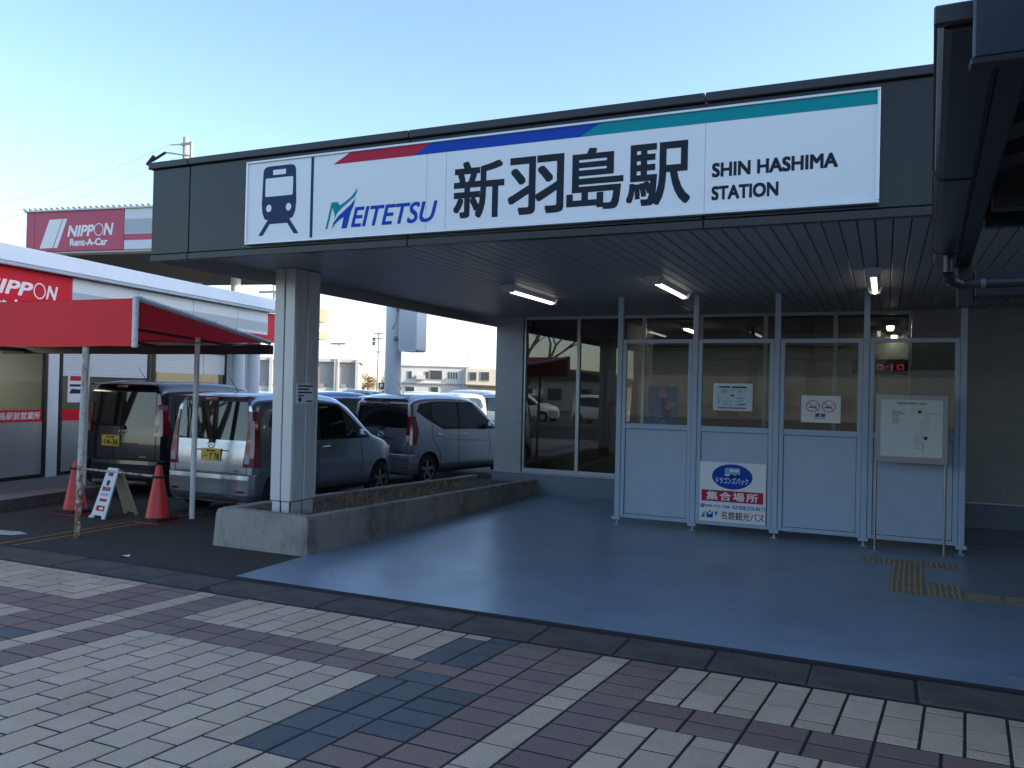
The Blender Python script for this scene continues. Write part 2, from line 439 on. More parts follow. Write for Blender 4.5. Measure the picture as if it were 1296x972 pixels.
M_insul = mat('pole_concrete', (0.42, 0.41, 0.39), 0.85, var=.1)
M_paper = mat('paper', (0.74, 0.75, 0.75), 0.55, var=.02)
M_paperc = mat('cream_board', (0.60, 0.62, 0.58), 0.45, var=.03)
M_mapframe = mat('stainless_frame', (0.30, 0.28, 0.275), 0.35, metal=.7, var=.1)
M_lblue = mat('print_light_blue', (0.22, 0.42, 0.58), 0.5, var=.05)
M_pink = mat('print_pink', (0.52, 0.22, 0.32), 0.5, var=.1)
M_led = mat('led_red', (0.2, 0.01, 0.01), 0.5, var=0, emit=(1, 0.08, 0.1), estr=.35)
M_bmaroon = mat('print_maroon', (0.24, 0.02, 0.05), .45, var=.03)

def translucent(m, col, fac):
    nt = m.node_tree; L = nt.links
    out = [n for n in nt.nodes if n.type == 'OUTPUT_MATERIAL'][0]; bs = [n for n in nt.nodes if n.type == 'BSDF_PRINCIPLED'][0]
    tr = nt.nodes.new('ShaderNodeBsdfTranslucent'); tr.inputs[0].default_value = (*col, 1)
    mx = nt.nodes.new('ShaderNodeMixShader'); mx.inputs[0].default_value = fac
    L.new(bs.outputs[0], mx.inputs[1]); L.new(tr.outputs[0], mx.inputs[2]); L.new(mx.outputs[0], out.inputs[0])
translucent(M_tarp, (.9, .03, .05), .14)
def scuffs(m, scale, width, dark, axis=(1, 1, 1), amount=.6):
    """thin curling scuff lines and small specks of dirt mixed into the base colour"""
    nt = m.node_tree; L = nt.links
    bs = [n for n in nt.nodes if n.type == 'BSDF_PRINCIPLED'][0]; src = bs.inputs['Base Color'].links[0].from_socket
    tc = nt.nodes.new('ShaderNodeTexCoord'); mp = nt.nodes.new('ShaderNodeMapping'); mp.inputs['Scale'].default_value = axis
    L.new(tc.outputs['Object'], mp.inputs[0])
    n1 = nt.nodes.new('ShaderNodeTexNoise'); n1.inputs['Scale'].default_value = scale; n1.inputs['Detail'].default_value = 1.5
    L.new(mp.outputs[0], n1.inputs['Vector'])
    a = nt.nodes.new('ShaderNodeMath'); a.operation = 'SUBTRACT'; a.inputs[1].default_value = .5; L.new(n1.outputs[0], a.inputs[0])
    b = nt.nodes.new('ShaderNodeMath'); b.operation = 'ABSOLUTE'; L.new(a.outputs[0], b.inputs[0])
    c = nt.nodes.new('ShaderNodeMapRange'); c.inputs[1].default_value = 0; c.inputs[2].default_value = width; c.inputs[3].default_value = 1; c.inputs[4].default_value = 0; L.new(b.outputs[0], c.inputs[0])
    n2 = nt.nodes.new('ShaderNodeTexNoise'); n2.inputs['Scale'].default_value = scale * 2.3; L.new(mp.outputs[0], n2.inputs['Vector'])
    r = nt.nodes.new('ShaderNodeMapRange'); r.inputs[1].default_value = .56; r.inputs[2].default_value = .66; L.new(n2.outputs[0], r.inputs[0])
    ml = nt.nodes.new('ShaderNodeMath'); ml.operation = 'MULTIPLY'; L.new(c.outputs[0], ml.inputs[0]); L.new(r.outputs[0], ml.inputs[1])
    vo = nt.nodes.new('ShaderNodeTexVoronoi'); vo.inputs['Scale'].default_value = 2.2; L.new(tc.outputs['Object'], vo.inputs['Vector'])
    v = nt.nodes.new('ShaderNodeMapRange'); v.inputs[1].default_value = .02; v.inputs[2].default_value = .045; v.inputs[3].default_value = .9; v.inputs[4].default_value = 0; L.new(vo.outputs['Distance'], v.inputs[0])
    mxm = nt.nodes.new('ShaderNodeMath'); mxm.operation = 'MAXIMUM'; L.new(ml.outputs[0], mxm.inputs[0]); L.new(v.outputs[0], mxm.inputs[1])
    k = nt.nodes.new('ShaderNodeMath'); k.operation = 'MULTIPLY'; k.inputs[1].default_value = amount; L.new(mxm.outputs[0], k.inputs[0])
    mx = nt.nodes.new('ShaderNodeMix'); mx.data_type = 'RGBA'; mx.inputs[7].default_value = (*dark, 1)
    L.new(k.outputs[0], mx.inputs[0]); L.new(src, mx.inputs[6]); L.new(mx.outputs[2], bs.inputs['Base Color'])
scuffs(M_floor, 1.1, .006, (.045, .05, .055), (1, 2.2, 1), .75)
scuffs(M_panelpaint, 3.0, .01, (.2, .22, .24), (1, 1, 1), .4)
def rust_foot(m):
    nt = m.node_tree; L = nt.links
    bs = [n for n in nt.nodes if n.type == 'BSDF_PRINCIPLED'][0]; src = bs.inputs['Base Color'].links[0].from_socket
    ge = nt.nodes.new('ShaderNodeNewGeometry'); sp = nt.nodes.new('ShaderNodeSeparateXYZ'); L.new(ge.outputs['Position'], sp.inputs[0])
    ns = nt.nodes.new('ShaderNodeTexNoise'); ns.inputs['Scale'].default_value = 16; ns.inputs['Detail'].default_value = 6; L.new(ge.outputs['Position'], ns.inputs['Vector'])
    h = nt.nodes.new('ShaderNodeMapRange'); h.inputs[1].default_value = 0; h.inputs[2].default_value = 1.1; h.inputs[3].default_value = .24; h.inputs[4].default_value = .0; L.new(sp.outputs[2], h.inputs[0])
    a = nt.nodes.new('ShaderNodeMath'); a.operation = 'ADD'; L.new(ns.outputs[0], a.inputs[0]); L.new(h.outputs[0], a.inputs[1])
    r = nt.nodes.new('ShaderNodeMapRange'); r.inputs[1].default_value = .60; r.inputs[2].default_value = .72; L.new(a.outputs[0], r.inputs[0])
    cr = nt.nodes.new('ShaderNodeMix'); cr.data_type = 'RGBA'; cr.inputs[6].default_value = (.10, .035, .012, 1); cr.inputs[7].default_value = (.30, .15, .045, 1); L.new(ns.outputs[0], cr.inputs[0])
    mx = nt.nodes.new('ShaderNodeMix'); mx.data_type = 'RGBA'; L.new(r.outputs[0], mx.inputs[0]); L.new(src, mx.inputs[6]); L.new(cr.outputs[2], mx.inputs[7]); L.new(mx.outputs[2], bs.inputs['Base Color'])
rust_foot(M_rustpole)
UX, UY, UZ = (1, 0, 0), (0, 1, 0), (0, 0, 1)

# ------------------------------------------------------------------ ground
g = MB(); g.add([(-500, -300, -.012), (400, -300, -.012), (400, 700, -.012), (-500, 700, -.012)], [(0, 1, 2, 3)])
struct(g.build('ground', M_asphalt))

# pavement of coloured pavers
pav = MB(); pav.add([(-14, -4, -.0042), (6, -4, -.0042), (6, 5.215, -.0042), (-14, 5.215, -.0042)], [(0, 1, 2, 3)])
pavement = struct(pav.build('pavement', M_grout))
SH = 0.08
tiles = []          # (u0,u1,y0,y1,kind)
def rows_between(ya, yb, h, start):
    """edges from ya up to yb on a grid of pitch h passing through start"""
    e = [ya]; k = math.ceil((ya - start) / h + 1e-6)
    while start + k * h < yb - 0.02:
        if start + k * h > ya + 0.02: e.append(start + k * h)
        k += 1
    return e + [yb]
PER = 3.455
SP = [(4.20 - PER * k, 4.545 - PER * k) for k in range(0, 3)]     # cross strips
zones = [(4.545, 5.2, 'up')] + [(SP[k + 1][1] if k < 2 else -3.0, SP[k][0], 'f') for k in range(3)]
for k in range(-3, 3):
    uL = -1.65 + PER * k
    cols = [(uL - .587, uL - .293, 'r2a'), (uL - .293, uL, 'r2b'), (uL, uL + .193, 'ls'), (uL + .193, uL + .495, 'r1')]
    for (u0, u1, kind) in cols:
        for (ya, yb, zt) in zones:
            h = .28 if kind == 'ls' else .1835
            e = rows_between(ya, yb, h, yb if zt == 'f' else ya)
            for i, (a, b) in enumerate(zip(e[:-1], e[1:])):
                kd = 'l' if kind == 'ls' else 'r'
                if kind == 'r2a' and k == 0 and 4.2 - 4 * .1835 - .02 < a and b < 4.21: kd = 'b'
                if kind == 'r2b' and k == -1 and abs(a - 3.65) < .1: kd = 'b'
                tiles.append((u0, u1, a, b, kd))
        for (ya, yb) in SP:
            m = (ya + yb) / 2
            for a, b in ((ya, m), (m, yb)):
                tiles.append((u0, u1, a, b, 'l' if kind == 'ls' else 'r'))
    f0 = uL + .495; f1 = uL + PER - .587; cw = (f1 - f0) / 12; lw = (f1 - f0) / 8
    for c in range(12):
        blue = (k == -1 and c >= 10)
        for (ya, yb, zt) in zones:
            st = (ya if zt == 'up' else yb) + (0 if blue or c % 2 else (.1425 if zt != 'up' else .125))
            e = rows_between(ya, yb, .28, st)
            for a, b in zip(e[:-1], e[1:]):
                kd = 'b' if blue and (b > 4.6 and (c == 11 or b < 5.15) or (3.05 < a and b < 4.21)) else 'l'
                tiles.append((f0 + c * cw, f0 + (c + 1) * cw, a, b, kd))
    for c in range(8):
        for (ya, yb) in SP:
            m = (ya + yb) / 2
            tiles.append((f0 + c * lw, f0 + (c + 1) * lw, ya, m, 'b' if (k == -1 and c == 7 and ya > 4) else 'r'))
            tiles.append((f0 + c * lw, f0 + (c + 1) * lw, m, yb, 'r'))
def in_view(x, y):
    d = Vector((x, y, -1.7)); z = d.dot(fwd)
    if z < .3: return None
    px = 648 + 1049 * d.dot(r2) / z; py = 486 - 1049 * d.dot(u2) / z
    return z if (-60 < px < 1356 and py < 1040) else None
scored = []
for t in tiles:
    cy_ = (t[2] + t[3]) / 2; cx_ = (t[0] + t[1]) / 2 + SH * (cy_ - 5.2)
    if not (-13.5 < cx_ < 5.5 and t[2] > -3.5): continue
    z = in_view(cx_, cy_)
    area = (t[1] - t[0]) * (t[3] - t[2])
    scored.append((area / z ** 3 if z else -1, t))
scored.sort(key=lambda s: -s[0])
TM = {'l': M_tl, 'r': M_tr, 'b': M_tb}
tmesh = {}
def tile_verts(w, h, gu, gy):
    """sheared bevelled slab centred on the origin, top at z=0"""
    b = .003
    w2 = w / 2 - gu; h2 = h / 2 - gy
    ring0 = [(-w2, -h2, -.03), (w2, -h2, -.03), (w2, h2, -.03), (-w2, h2, -.03)]
    ring1 = [(x, y, -.0022) for x, y, z in ring0]
    ring2 = [(x - math.copysign(b, x), y - math.copysign(b, y), 0) for x, y, z in ring0]
    vs = [(x + SH * y, y, z) for x, y, z in ring0 + ring1 + ring2]
    fs = [(4 * r + k, 4 * r + (k + 1) % 4, 4 * r + 4 + (k + 1) % 4, 4 * r + 4 + k) for r in (0, 1) for k in range(4)] + [(8, 9, 10, 11)]
    return vs, fs
rest = MB()
for i, (s, t) in enumerate(scored):
    u0, u1, y0, y1, kd = t
    w = round(u1 - u0, 3); h = round(y1 - y0, 2)
    if h < .03: continue
    yc = (y0 + y1) / 2; xc = (u0 + u1) / 2 + SH * (yc - 5.2)
    vs, fs = tile_verts(w, h, .0085, .0072)
    dz = random.uniform(-.0008, .0012); tx = random.uniform(-.004, .004); ty = random.uniform(-.004, .004)
    if s > 0 and i < 300:
        key = (w, h, kd)
        if key not in tmesh: tmesh[key] = MB().add(vs, fs).mesh('paving_tile', TM[kd])
        inst('paving_tile', tmesh[key], pavement, (xc, yc, dz), (tx, ty, random.uniform(-.004, .004)))
    else:
        rest.add([(x + xc, y + yc, z + dz + x * tx + y * ty) for x, y, z in vs], fs, 'lrb'.index(kd))
struct(rest.build('paving_tiles', [M_tl, M_tr, M_tb], pavement, recalc=False), 'stuff')

# flush kerb of concrete blocks
kb = MB(); kb.add([(-14, 5.215, -.0085), (8, 5.215, -.0085), (8, 5.75, -.0085), (-14, 5.75, -.0085)], [(0, 1, 2, 3)])
kerb = struct(kb.build('kerb', M_floor_edge))
km = MB().box(-.2955, .2955, -.205, .205, -.05, 0, bev=.012).mesh('kerb_block', M_kerb)
for k in range(-17, 10):
    inst('kerb_block', km, kerb, (-.70 + .6 * k + random.uniform(-.006, .006), 5.465 + random.uniform(-.012, .006), -.001 + random.uniform(-.005, .003)),
         (random.uniform(-.012, .012), random.uniform(-.008, .008), random.uniform(-.01, .01)))

# painted station floor slab
fl = MB()
out = [(-5.25, 5.745), (8, 5.745), (8, 12.93), (-5.36, 12.93), (-5.29, 6.80)]
fl.add([(x, y, .006) for x, y in out], [(0, 1, 2, 3, 4)], 0)
fl.add([(x, y, .006) for x, y in out[:2]] + [(x, y - .012, -.03) for x, y in out[:2]], [(0, 1, 3, 2)], 1)
fl.add([(x, y, .006) for x, y in (out[4], out[0])] + [(x - .01, y, -.03) for x, y in (out[4], out[0])], [(0, 1, 3, 2)], 1)
floor = struct(fl.build('station_floor', [M_floor, M_floor_edge]))
# tactile guidance tiles
def tactile(kind):
    mb = MB(); mb.box(-.147, .147, -.147, .147, 0, .004, bev=.002)
    if kind == 'dot':
        for i in range(6):
            for j in range(6):
                x = -.122 + .0488 * i; y = -.122 + .0488 * j
                mb.lathe([(.012, .0), (.009, .005), (.0, .0055)], (x, y, .004), n=6)
    else:
        for j in range(4):
            y = -.105 + .07 * j
            mb.box(-.13, .13, y - .012, y + .012, .004, .009, bev=.003)
    return mb.mesh('tactile_tile', M_tact)
md, ml_ = tactile('dot'), tactile('bar')
spots = [(-.06, 9.62, 'dot'), (.24, 9.62, 'dot'), (.54, 9.64, 'dot'), (.23, 9.32, 'dot'), (.22, 9.02, 'dot'), (.21, 8.72, 'dot'), (.20, 8.42, 'dot'), (.50, 8.42, 'dot'),
         (.20, 8.25, 'dot'), (.50, 8.25, 'dot'), (.80, 8.25, 'bar'), (1.10, 8.26, 'bar'), (1.40, 8.27, 'bar'), (1.70, 8.28, 'bar'), (2.0, 8.29, 'bar')]
spots = [s for s in spots if s[:2] not in ((.20, 8.42), (.50, 8.42))] + [(.51, 8.55, 'dot'), (.205, 8.55, 'dot')]
spots = [s for s in spots if s[:2] != (.21, 8.72)] + [(.215, 8.79, 'dot')]
for x, y, k in spots:
    inst('tactile_tile', md if k == 'dot' else ml_, floor, (x, y, .0065 + random.uniform(0, .0015)), (0, 0, random.uniform(-.004, .004)))

# road paint on the lot
def ground_poly(pts, z, name, m):
    return MB().add([(x, y, z) for x, y in pts], [list(range(len(pts)))]).build(name, m)
yl = MB()
for a, b, w in (((-8.42, 5.72), (-8.50, 8.75), .045), ((-8.22, 5.74), (-8.33, 8.75), .045)):
    yl.add([(a[0] - w / 2, a[1], -.008), (a[0] + w / 2, a[1], -.008), (b[0] + w / 2, b[1], -.008), (b[0] - w / 2, b[1], -.008)], [(0, 1, 2, 3)])
struct(yl.build('road_marking', M_yellowline))
struct(ground_poly([(-9.15, 6.02), (-8.78, 6.10), (-8.70, 6.24), (-8.9, 6.30), (-9.4, 6.2)], -.008, 'road_marking', M_whiteline))
tag(MB().add([(-6.88, 5.88, -.008), (-6.80, 5.86, .01), (-6.74, 5.90, -.004), (-6.77, 5.95, .008), (-6.86, 5.94, -.006)], [(0, 1, 4), (1, 2, 3, 4)]).build('litter', M_paper),
    'small crumpled white scrap lying on the dark asphalt', 'litter')

# ------------------------------------------------------------------ station building with canopy
SB = thing('station_building', 'single storey station building with dark flat canopy over a blue grey floor', 'building', (-6.1, 12.9, 0))
SOF = 2.98
wall = MB(); wall.box(-6.13, -5.63, 12.90, 13.25, .33, SOF + .1)
wl = wall.build('wall_pier', M_brickl, SB)
wr = MB(); wr.box(.32, 8, 12.90, 13.2, .33, SOF + .1); wr.build('wall', M_brickr, SB)
ws = MB(); ws.box(-6.13, -5.93, 13.25, 24, 0, SOF + .1); ws.build('side_wall', M_brickl, SB)
MB().box(8.01, 8.3, 5.84, 13.2, 0, SOF + .1).build('shade_end_wall', M_brickr, SB)  # unseen wall added to stop light entering under the canopy from the right
pl = MB(); pl.box(-6.15, 8, 12.872, 13.2, -.02, .33, bev=.006); pl.build('plinth', M_plinth, SB)
pc = MB(); pc.box(-6.16, 8, 12.862, 12.9, .331, .352, bev=.003); pc.build('plinth_trim', M_alu, SB)
# windows
mull = [-5.60, -4.63, -3.53, -2.62, -1.66, -.68, .31]
for a, b in zip(mull[:-1], mull[1:]):
    w = MB(); t = .028
    w.box(a, a + t, 12.90, 12.98, .353, SOF, bev=.003); w.box(b - t, b, 12.90, 12.98, .353, SOF, bev=.003)
    w.box(a + t, b - t, 12.905, 12.98, .353, .42, bev=.003); w.box(a + t, b - t, 12.905, 12.98, SOF - .05, SOF, bev=.003)
    wo_ = w.build('window', M_alu, SB)
    MB().box(a + t, b - t, 12.935, 12.943, .42, SOF - .05).build('pane', M_win, wo_)
# interior
MB().box(-5.9, 8, 13.2, 24, -.03, .0).build('interior_floor', M_intf, SB)
MB().box(-5.9, 8, 16.4, 16.5, 0, SOF).build('interior_wall', M_int, SB)
MB().box(-4.05, -3.93, 13.3, 15.0, 0, 2.9).build('interior_partition', M_int, SB)
MB().box(-5.9, 8, 13.25, 24, SOF - .06, SOF).build('interior_ceiling', mat('int_ceiling', (.18, .17, .16), .8), SB)
# canopy roof
rf = MB(); rf.box(-6.36, 8, 5.80, 24, 3.08, 3.70); rf.build('canopy_roof', M_black, SB)
sof = MB(); sof.box(-6.33, 8, 5.84, 12.9, SOF + .022, SOF + .08); soffit = sof.build('soffit', M_black, SB)
sof2 = MB(); sof2.box(-6.33, -6.13, 12.9, 24, SOF, SOF + .08); sof2.build('soffit_side', M_slat, SB)
sm = MB().box(-.0565, .0565, 0, 7.06, 0, .02, bev=.006).mesh('slat', M_slat)
for k in range(118):
    x = -6.27 + .12 * k
    inst('slat', sm, soffit, (x, 5.84, SOF + random.uniform(-.0015, .0015)))
sl2 = MB().box(-6.348, -6.33, 5.805, 24, 2.863, 3.08); sl2.build('soffit_edge_trim', M_slat, SB)
# fascia: front panels, side panels, coping, lower lip
fas = MB(); fas.box(-6.36, 8, 5.775, 5.80, 2.93, 3.72); fascia = fas.build('fascia', M_black, SB)
seams = [-6.395, -5.92, -3.55, -1.17, 1.21, 3.58, 5.95, 8]
for a, b in zip(seams[:-1], seams[1:]):
    MB().box(a + .006, b - .006, 5.75, 5.778, 2.925, 3.73, bev=.004).build('fascia_panel', M_fascia, fascia)
    MB().box(a + .005, b - .005, 5.738, 5.80, 2.858, 2.918, bev=.004).build('fascia_lip', M_fascia, fascia)
    MB().box(a + .004 - (.03 if a < -6.3 else 0), b - .004, 5.715, 5.83, 3.732, 3.795, bev=.006).build('coping', M_coping, fascia)
for a, b in zip((5.80, 8.6, 11.4, 14.2, 17), (8.6, 11.4, 14.2, 17, 24)):
    MB().box(-6.392, -6.365, a + .006, b - .006, 2.925, 3.73, bev=.004).build('fascia_panel', M_fascia, fascia)
    MB().box(-6.40, -6.35, a + .005, b - .005, 2.858, 2.918, bev=.004).build('fascia_lip', M_fascia, fascia)
    MB().box(-6.425, -6.34, a + (.035 if a < 6 else .004), b - .004, 3.732, 3.795, bev=.006).build('coping', M_coping, fascia)
# clad column in the planter
col = MB(); col.box(-6.035, -5.795, 7.135, 7.535, .28, SOF); column = col.build('column', M_black, SB)
def clad(x0, x1, y0, y1, z0=.47, z1=SOF - .004, b=.006): MB().box(x0, x1, y0, y1, z0, z1, bev=b).build('cladding_panel', M_colclad, column)
clad(-6.052, -5.921, 7.118, 7.14); clad(-5.909, -5.778, 7.118, 7.14)
clad(-6.052, -5.921, 7.53, 7.552); clad(-5.909, -5.778, 7.53, 7.552)
clad(-5.80, -5.778, 7.142, 7.329); clad(-5.80, -5.778, 7.341, 7.528)
clad(-6.052, -6.03, 7.142, 7.329); clad(-6.052, -6.03, 7.341, 7.528)
MB().box(-6.03, -5.925, 7.128, 7.15, .28, .462, bev=.003).build('column_base', M_colclad, column)
MB().box(-5.905, -5.80, 7.128, 7.15, .28, .462, bev=.003).build('column_base', M_colclad, column)

for a, b in ((7.152, 7.325), (7.345, 7.52)): MB().box(-5.797, -5.788, a, b, .28, .462, bev=.002).build('column_base', M_colclad, column)
# notice on the column
nt_ = thing('notice_plate', 'small white notice with dark printed lines on the grey column', 'notice', (-5.776, 7.32, 1.63))
MB().box(-5.778, -5.772, 7.175, 7.465, 1.52, 1.745).build('plate', M_paper, nt_)
tx = MB()
for k, (a, b) in enumerate(((.02, .27), (.02, .2), (.02, .26), (.02, .12))):
    tx.flat([(a, .185 - .035 * k), (b, .185 - .035 * k), (b, .2 - .035 * k), (a, .2 - .035 * k)], (-5.7705, 7.175, 1.52), UY, UZ)
tx.flat(ellipse(.055, .045, .026, .026), (-5.7705, 7.175, 1.52), UY, UZ)
tx.flat([(.16, .02), (.27, .02), (.27, .035), (.16, .035)], (-5.7705, 7.175, 1.52), UY, UZ)
tx.build('printed_lines', M_ink, nt_, recalc=False)

# ------------------------------------------------------------------ big station sign
SG = thing('station_sign', 'long white station name sign on the dark canopy fascia', 'sign', (-2.63, 5.75, 2.95))
SY = 5.70
MB().box(-5.185, -.075, SY + .006, 5.748, 2.963, 3.667).build('board', M_signw, SG)
fr = MB()
fr.box(-5.20, -.06, SY - .008, 5.75, 2.948, 2.966, bev=.003); fr.box(-5.20, -.06, SY - .008, 5.75, 3.664, 3.682, bev=.003)
fr.box(-5.20, -5.182, SY - .0075, 5.75, 2.966, 3.664, bev=.003); fr.box(-.078, -.06, SY - .0075, 5.75, 2.966, 3.664, bev=.003)
fr.build('frame', M_signframe, SG)
O_ = (0, SY + .0045, 0); OB = (0, SY + .0032, 0)
def sp_(poly, name, m, o=O_): return MB().flat(poly, o, UX, UZ).build(name, m, SG)
for x in (-3.36, -3.185, -1.16):
    sp_([(x, 2.966), (x + .004, 2.966), (x + .004, 3.664), (x, 3.664)], 'panel_seam', mat('seam_grey', (.40, .41, .43), .5), (0, SY + .0055, 0))
# train pictogram
ic = MB()
ic.flat([(-5.013, 3.575), (-5.005, 3.60), (-4.985, 3.617), (-4.955, 3.623), (-4.715, 3.623), (-4.685, 3.617), (-4.665, 3.60), (-4.657, 3.575),
         (-4.647, 3.30), (-4.655, 3.22), (-4.68, 3.165), (-4.72, 3.15), (-4.735, 3.117), (-4.935, 3.117), (-4.95, 3.15), (-4.99, 3.165), (-5.015, 3.22), (-5.023, 3.30)], O_, UX, UZ)
ic.flat([(-5.055, 3.02), (-5.005, 3.02), (-4.925, 3.125), (-4.955, 3.15)], (0, SY + .0046, 0), UX, UZ)
ic.flat([(-4.615, 3.02), (-4.665, 3.02), (-4.745, 3.125), (-4.715, 3.15)], (0, SY + .0046, 0), UX, UZ)
ico = ic.build('train_pictogram', M_navy, SG, recalc=False)
icw = MB()
icw.flat(rrect(-4.905, -4.765, 3.543, 3.588, .006), (0, SY + .0028, 0), UX, UZ)
icw.flat(rrect(-4.985, -4.685, 3.357, 3.518, .014), (0, SY + .0028, 0), UX, UZ)
icw.flat(ellipse(-4.943, 3.255, .029, .033), (0, SY + .0028, 0), UX, UZ); icw.flat(ellipse(-4.727, 3.255, .029, .033), (0, SY + .0028, 0), UX, UZ)
icw.build('pictogram_windows', M_signw, ico, recalc=False)
sp_([(-4.497, 2.975), (-4.468, 2.975), (-4.468, 3.66), (-4.497, 3.66)], 'divider_bar', M_navy)
sp_([(-4.27, 3.578), (-3.487, 3.578), (-3.335, 3.663), (-4.10, 3.663)], 'red_band', M_sred)
sp_([(-3.486, 3.578), (-2.071, 3.578), (-1.92, 3.663), (-3.334, 3.663)], 'blue_band', M_sblue)
sp_([(-2.07, 3.578), (-.079, 3.578), (-.079, 3.663), (-1.919, 3.663)], 'teal_band', M_steal)
sp_([(-4.333, 3.036), (-4.277, 3.258), (-4.212, 3.259), (-4.191, 3.229), (-4.136, 3.256), (-4.079, 3.293), (-4.036, 3.338), (-4.02, 3.365), (-4.021, 3.329), (-4.044, 3.29), (-4.097, 3.253), (-4.164, 3.209), (-4.217, 3.164), (-4.245, 3.113), (-4.242, 3.153), (-4.265, 3.216), (-4.313, 3.036)], 'logo_swoosh', M_steal)
sp_([(-4.268, 3.028), (-4.254, 3.085), (-4.206, 3.139), (-4.134, 3.191), (-4.077, 3.232), (-4.034, 3.277), (-4.052, 3.218), (-4.08, 3.163), (-4.115, 3.033), (-4.171, 3.033), (-4.15, 3.127), (-4.196, 3.105), (-4.239, 3.071)], 'logo_swoosh', M_sblue)
def lt(parent, name, m, items, o, U, V):
    for it in items:
        mb = MB(); text(mb, *it[:5], o, U, V, **(it[5] if len(it) > 5 else {}))
        mb.build(name, m, parent, recalc=False)
lt(SG, 'lettering', M_sblue, [('EITETSU', -4.075, -3.255, 3.035, 3.205, dict(shear=.26, bold=.022))], O_, UX, UZ)
lt(SG, 'lettering', M_ink, [('新', -3.115, -2.675, 3.035, 3.485, dict(bold=.024)), ('羽', -2.645, -2.19, 3.035, 3.475, dict(bold=.024)),
                            ('島', -2.17, -1.735, 3.035, 3.492, dict(bold=.022)), ('駅', -1.715, -1.255, 3.035, 3.478, dict(bold=.022))], O_, UX, UZ)
lt(SG, 'lettering', M_ink, [('SHIN HASHIMA', -1.11, -.305, 3.197, 3.297, dict(bold=.045)), ('STATION', -1.11, -.67, 3.04, 3.138, dict(bold=.045))], O_, UX, UZ)

# ------------------------------------------------------------------ windbreak screen
WB = thing('windbreak_screen', 'pale blue grey windbreak screen of four glazed panels between five posts', 'screen', (-1.2, 10.5, 0))
posts = [-3.18, -2.195, -1.205, -.21, .79]
for x in posts:
    p_ = MB(); p_.box(x - .033, x + .033, 10.465, 10.535, .075, SOF - .002, bev=.004)
    po = p_.build('post', M_panelpaint, WB)
    ft = MB(); ft.box(x - .055, x + .055, 10.44, 10.56, .068, .115, bev=.004); ft.tube((x, 10.5, .005), (x, 10.5, .07), .014, n=8); ft.box(x - .04, x + .04, 10.46, 10.54, .0065, .014)
    ft.build('foot', M_panelpaint, po)
for a, b in zip(posts[:-1], posts[1:]):
    a += .036; b -= .036
    pn = MB(); s = .052; y0, y1 = 10.475, 10.525
    pn.box(a, a + s, y0, y1, .10, 2.42, bev=.004); pn.box(b - s, b, y0, y1, .10, 2.42, bev=.004)
    for z0, z1 in ((.10, .15), (1.262, 1.33), (2.37, 2.42)): pn.box(a + s, b - s, y0 + .002, y1 - .002, z0, z1, bev=.004)
    pno = pn.build('screen_panel', M_panelpaint, WB)
    MB().box(a + s + .004, b - s - .004, 10.492, 10.508, .154, 1.258, bev=.003).build('infill_sheet', M_panelpaint, pno)
    MB().box(a + s, b - s, 10.497, 10.503, 1.33, 2.37).build('pane', M_scrglass, pno)
    gk = MB()
    for z0, z1 in ((.15, .155), (1.257, 1.262)): gk.box(a + s, b - s, 10.487, 10.51, z0, z1)
    gk.box(a + s, a + s + .0045, 10.487, 10.51, .155, 1.257); gk.box(b - s - .0045, b - s, 10.487, 10.51, .155, 1.257)
    gk.build('gasket', M_trim, pno)

# coach meeting point board
BS = thing('coach_sign', 'white coach meeting point sign with blue oval and red band on the screen', 'sign', (-1.705, 10.47, .15))
MB().box(-2.105, -1.305, 10.462, 10.474, .15, .89).build('board', M_signw, BS)
def ov(polys, name, m, lift=.002, parent=None, y=10.462):
    mb = MB()
    for q in polys: mb.flat(q, (0, y - lift, 0), UX, UZ)
    return mb.build(name, m, parent or BS, recalc=False)
ov([ellipse(-1.71, .715, .245, .155, 36)], 'blue_oval', M_sblue)
ov([[(-2.08, .40), (-1.335, .40), (-1.335, .54), (-2.08, .54)]], 'red_band', M_sred)
bus = ov([rrect(-1.80, -1.615, .735, .825, .02)], 'bus_pictogram', M_lblue, .0035)
ov([[(-1.735, .775), (-1.69, .775), (-1.69, .81), (-1.735, .81)], [(-1.68, .775), (-1.63, .775), (-1.63, .81), (-1.68, .81)], [(-1.80, .725), (-1.74, .725), (-1.74, .745), (-1.80, .745)]], 'bus_windows', M_signw, .005, bus)
ov([ellipse(-1.715, .73, .018, .018, 14), ellipse(-1.645, .73, .018, .018, 14)], 'bus_wheels', M_ink, .006, bus)
OS = (0, 10.4585, 0); OS2 = (0, 10.4595, 0)
lt(BS, 'lettering', M_signw, [('ドラゴンズパック', -1.905, -1.515, .625, .705, dict(bold=.02)), ('集合場所', -2.02, -1.395, .415, .525, dict(bold=.03, spacing=1.25))], OS, UX, UZ)
lt(BS, 'lettering', M_sblue, [('☎058-272-1300', -2.10, -1.725, .318, .365, dict(bold=.02)), ('058-274-8171', -1.625, -1.315, .318, .365, dict(bold=.02))], OS2, UX, UZ)
ov([[(-1.70, .325), (-1.64, .325), (-1.64, .338), (-1.70, .338)], [(-1.695, .347), (-1.675, .347), (-1.675, .362), (-1.695, .362)], [(-1.66, .347), (-1.64, .347), (-1.64, .362), (-1.66, .362)]], 'printed_lines', M_sblue)
lt(BS, 'lettering', M_bmaroon, [('名鉄観光バス', -1.835, -1.32, .185, .285, dict(bold=.015))], OS2, UX, UZ)
ov([[(-2.085, .195), (-2.035, .195), (-2.035, .275)], [(-1.915, .275), (-1.87, .275), (-1.90, .205)]], 'logo_mark', M_steal)
ov([[(-2.015, .195), (-1.935, .195), (-1.935, .275), (-1.975, .225), (-2.015, .275)]], 'logo_mark', M_sblue)
